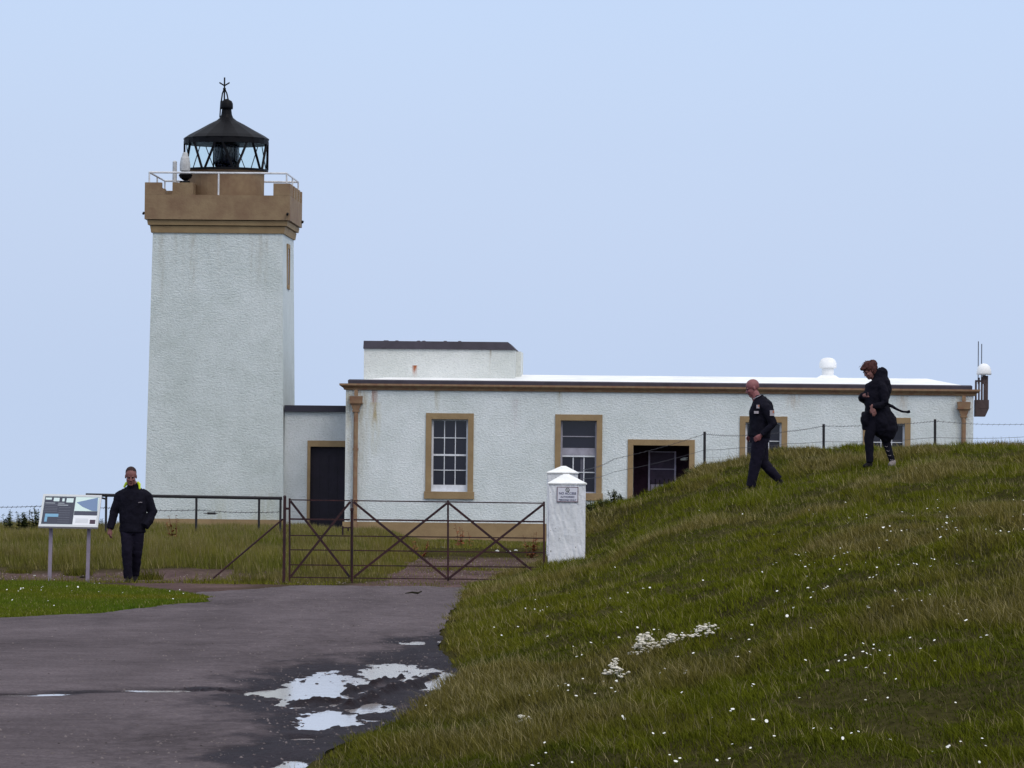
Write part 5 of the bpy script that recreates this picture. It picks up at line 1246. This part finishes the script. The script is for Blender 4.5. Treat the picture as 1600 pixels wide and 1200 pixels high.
for i, (u, Y, vt, lab) in enumerate(((925, 80.5, 778, 'dark straggly weed immediately right of the white pillar'), (942, 81, 776, 'dark weed second along the bank edge from the white pillar'),
        (958, 81.5, 762, 'tall thin dark weed stalk before the white wall left of porch'), (974, 82, 768, 'leafy dark weed at the left foot of the porch surround'), (993, 82, 771, 'low dark weed under the porch opening'), (1081, 82.5, 742, 'thin weed on the crest at right foot of porch surround'))):
    x_ = wat(u, Y); z_ = H(x_, Y); weed('bank_weed', x_, Y, max(.14, at(u, vt, Y).z-z_), lab, False, .13, 6, 40+i, 34, 'weed', BG)
def debris(name, u, v, s, m, label, cat, seed, flat=.4):
    x_, y_, z_ = hit(u, v, 20, 115); rd = random.Random(seed)
    bm = bmesh.new(); bmesh.ops.create_icosphere(bm, subdivisions=2, radius=1)
    for q in bm.verts: k = 1+rd.uniform(-.25, .25); q.co = Vector((q.co.x*s*k, q.co.y*s*k*1.2, q.co.z*s*flat*k))
    me = bpy.data.meshes.new(name); bm.to_mesh(me); bm.free(); o = link(name, me, m, None, True); o.location = (x_, y_, z_+s*flat*.6); tag(o, label, cat)
M['litter'] = mat('white_litter', (.62, .62, .60), .7, noise=.2)
M['clod'] = mat('dark_turf', (.03, .026, .016), .9, .1, noise=.5, nscale=30, bump=.6)
debris('turf_clod', 131, 903, .075, 'clod', 'dark turf clod lying at the foot of the right post of the information board', 'turf clod', 5, .25)
debris('stone', 186, 884, .035, 'litter', 'small white stone on the dirt just left of the walking man', 'stone', 6, .5)
debris('stone', 54, 900, .022, 'litter', 'tiny white stone on the grass edge left of the information board', 'stone', 7, .5)
debris('stone', 635, 868, .025, 'litter', 'white stone on the drive behind the wide gate leaf', 'stone', 8, .5)
for (u, v, sz, lab) in ((777, 862, .05, 'white scrap left of the cluster of litter before the house plinth'), (795, 864, .07, 'largest white scrap of litter before the house plinth'), (806, 861, .045, 'small white scrap right of the largest one before the house plinth'), (690, 856, .04, 'white scrap near the middle upright of the gate before the plinth')):
    debris('litter', u, v, sz, 'litter', lab, 'litter', u, .5)
x_, y_, z_ = hit(646, 951, 40, 80)
tag(build('stick', MB().tube([(x_-.10, y_, z_+.19), (x_-.02, y_+.1, z_+.20), (x_+.05, y_+.2, z_+.19), (x_+.09, y_+.4, z_+.205)], [.006, .012, .014, .008], 6), 'clod'), 'short dark stick lying on the road before the gate', 'stick')
rdt = random.Random(77)
for (u, Y, hh, lab) in ((232, 76, .22, 'dark grass tussock on the dirt just right of the walking man'), (123, 77.5, .16, 'low dark tussock behind the right post of the information board'), (404, 74.2, .14, 'green tussock left of the gate post at the end of the brace'), (28, 78, .12, 'flat tussock on the dirt left of the information board posts')):
    x0_ = wat(u, Y); n = 300; xs = x0_+rng.normal(0, .13, n).clip(-.24, .24); yv = Y+rng.normal(0, .16, n).clip(-.3, .3)
    cc = mixc((DEEP, 1+0*xs), (OLIVE, .8*rng.random(n)), (PURP, .5*rng.random(n)))*(.7+.6*rng.random((n, 1)))
    o = blades('grass_tussock', xs, yv, hh*(.5+.6*rng.random(n)), .014+0*xs, cc, (-.1, 0), False, .5, kind=None); tag(o, lab, 'tussock', 'tussocks on the dirt strip')
debris('mud_clod', 710, 971, .04, 'clod', 'dark mud clod on the right edge of the road before the gate', 'mud clod', 9, .3)
for o in bpy.data.objects:
    if '_off' in o: del o['_off']
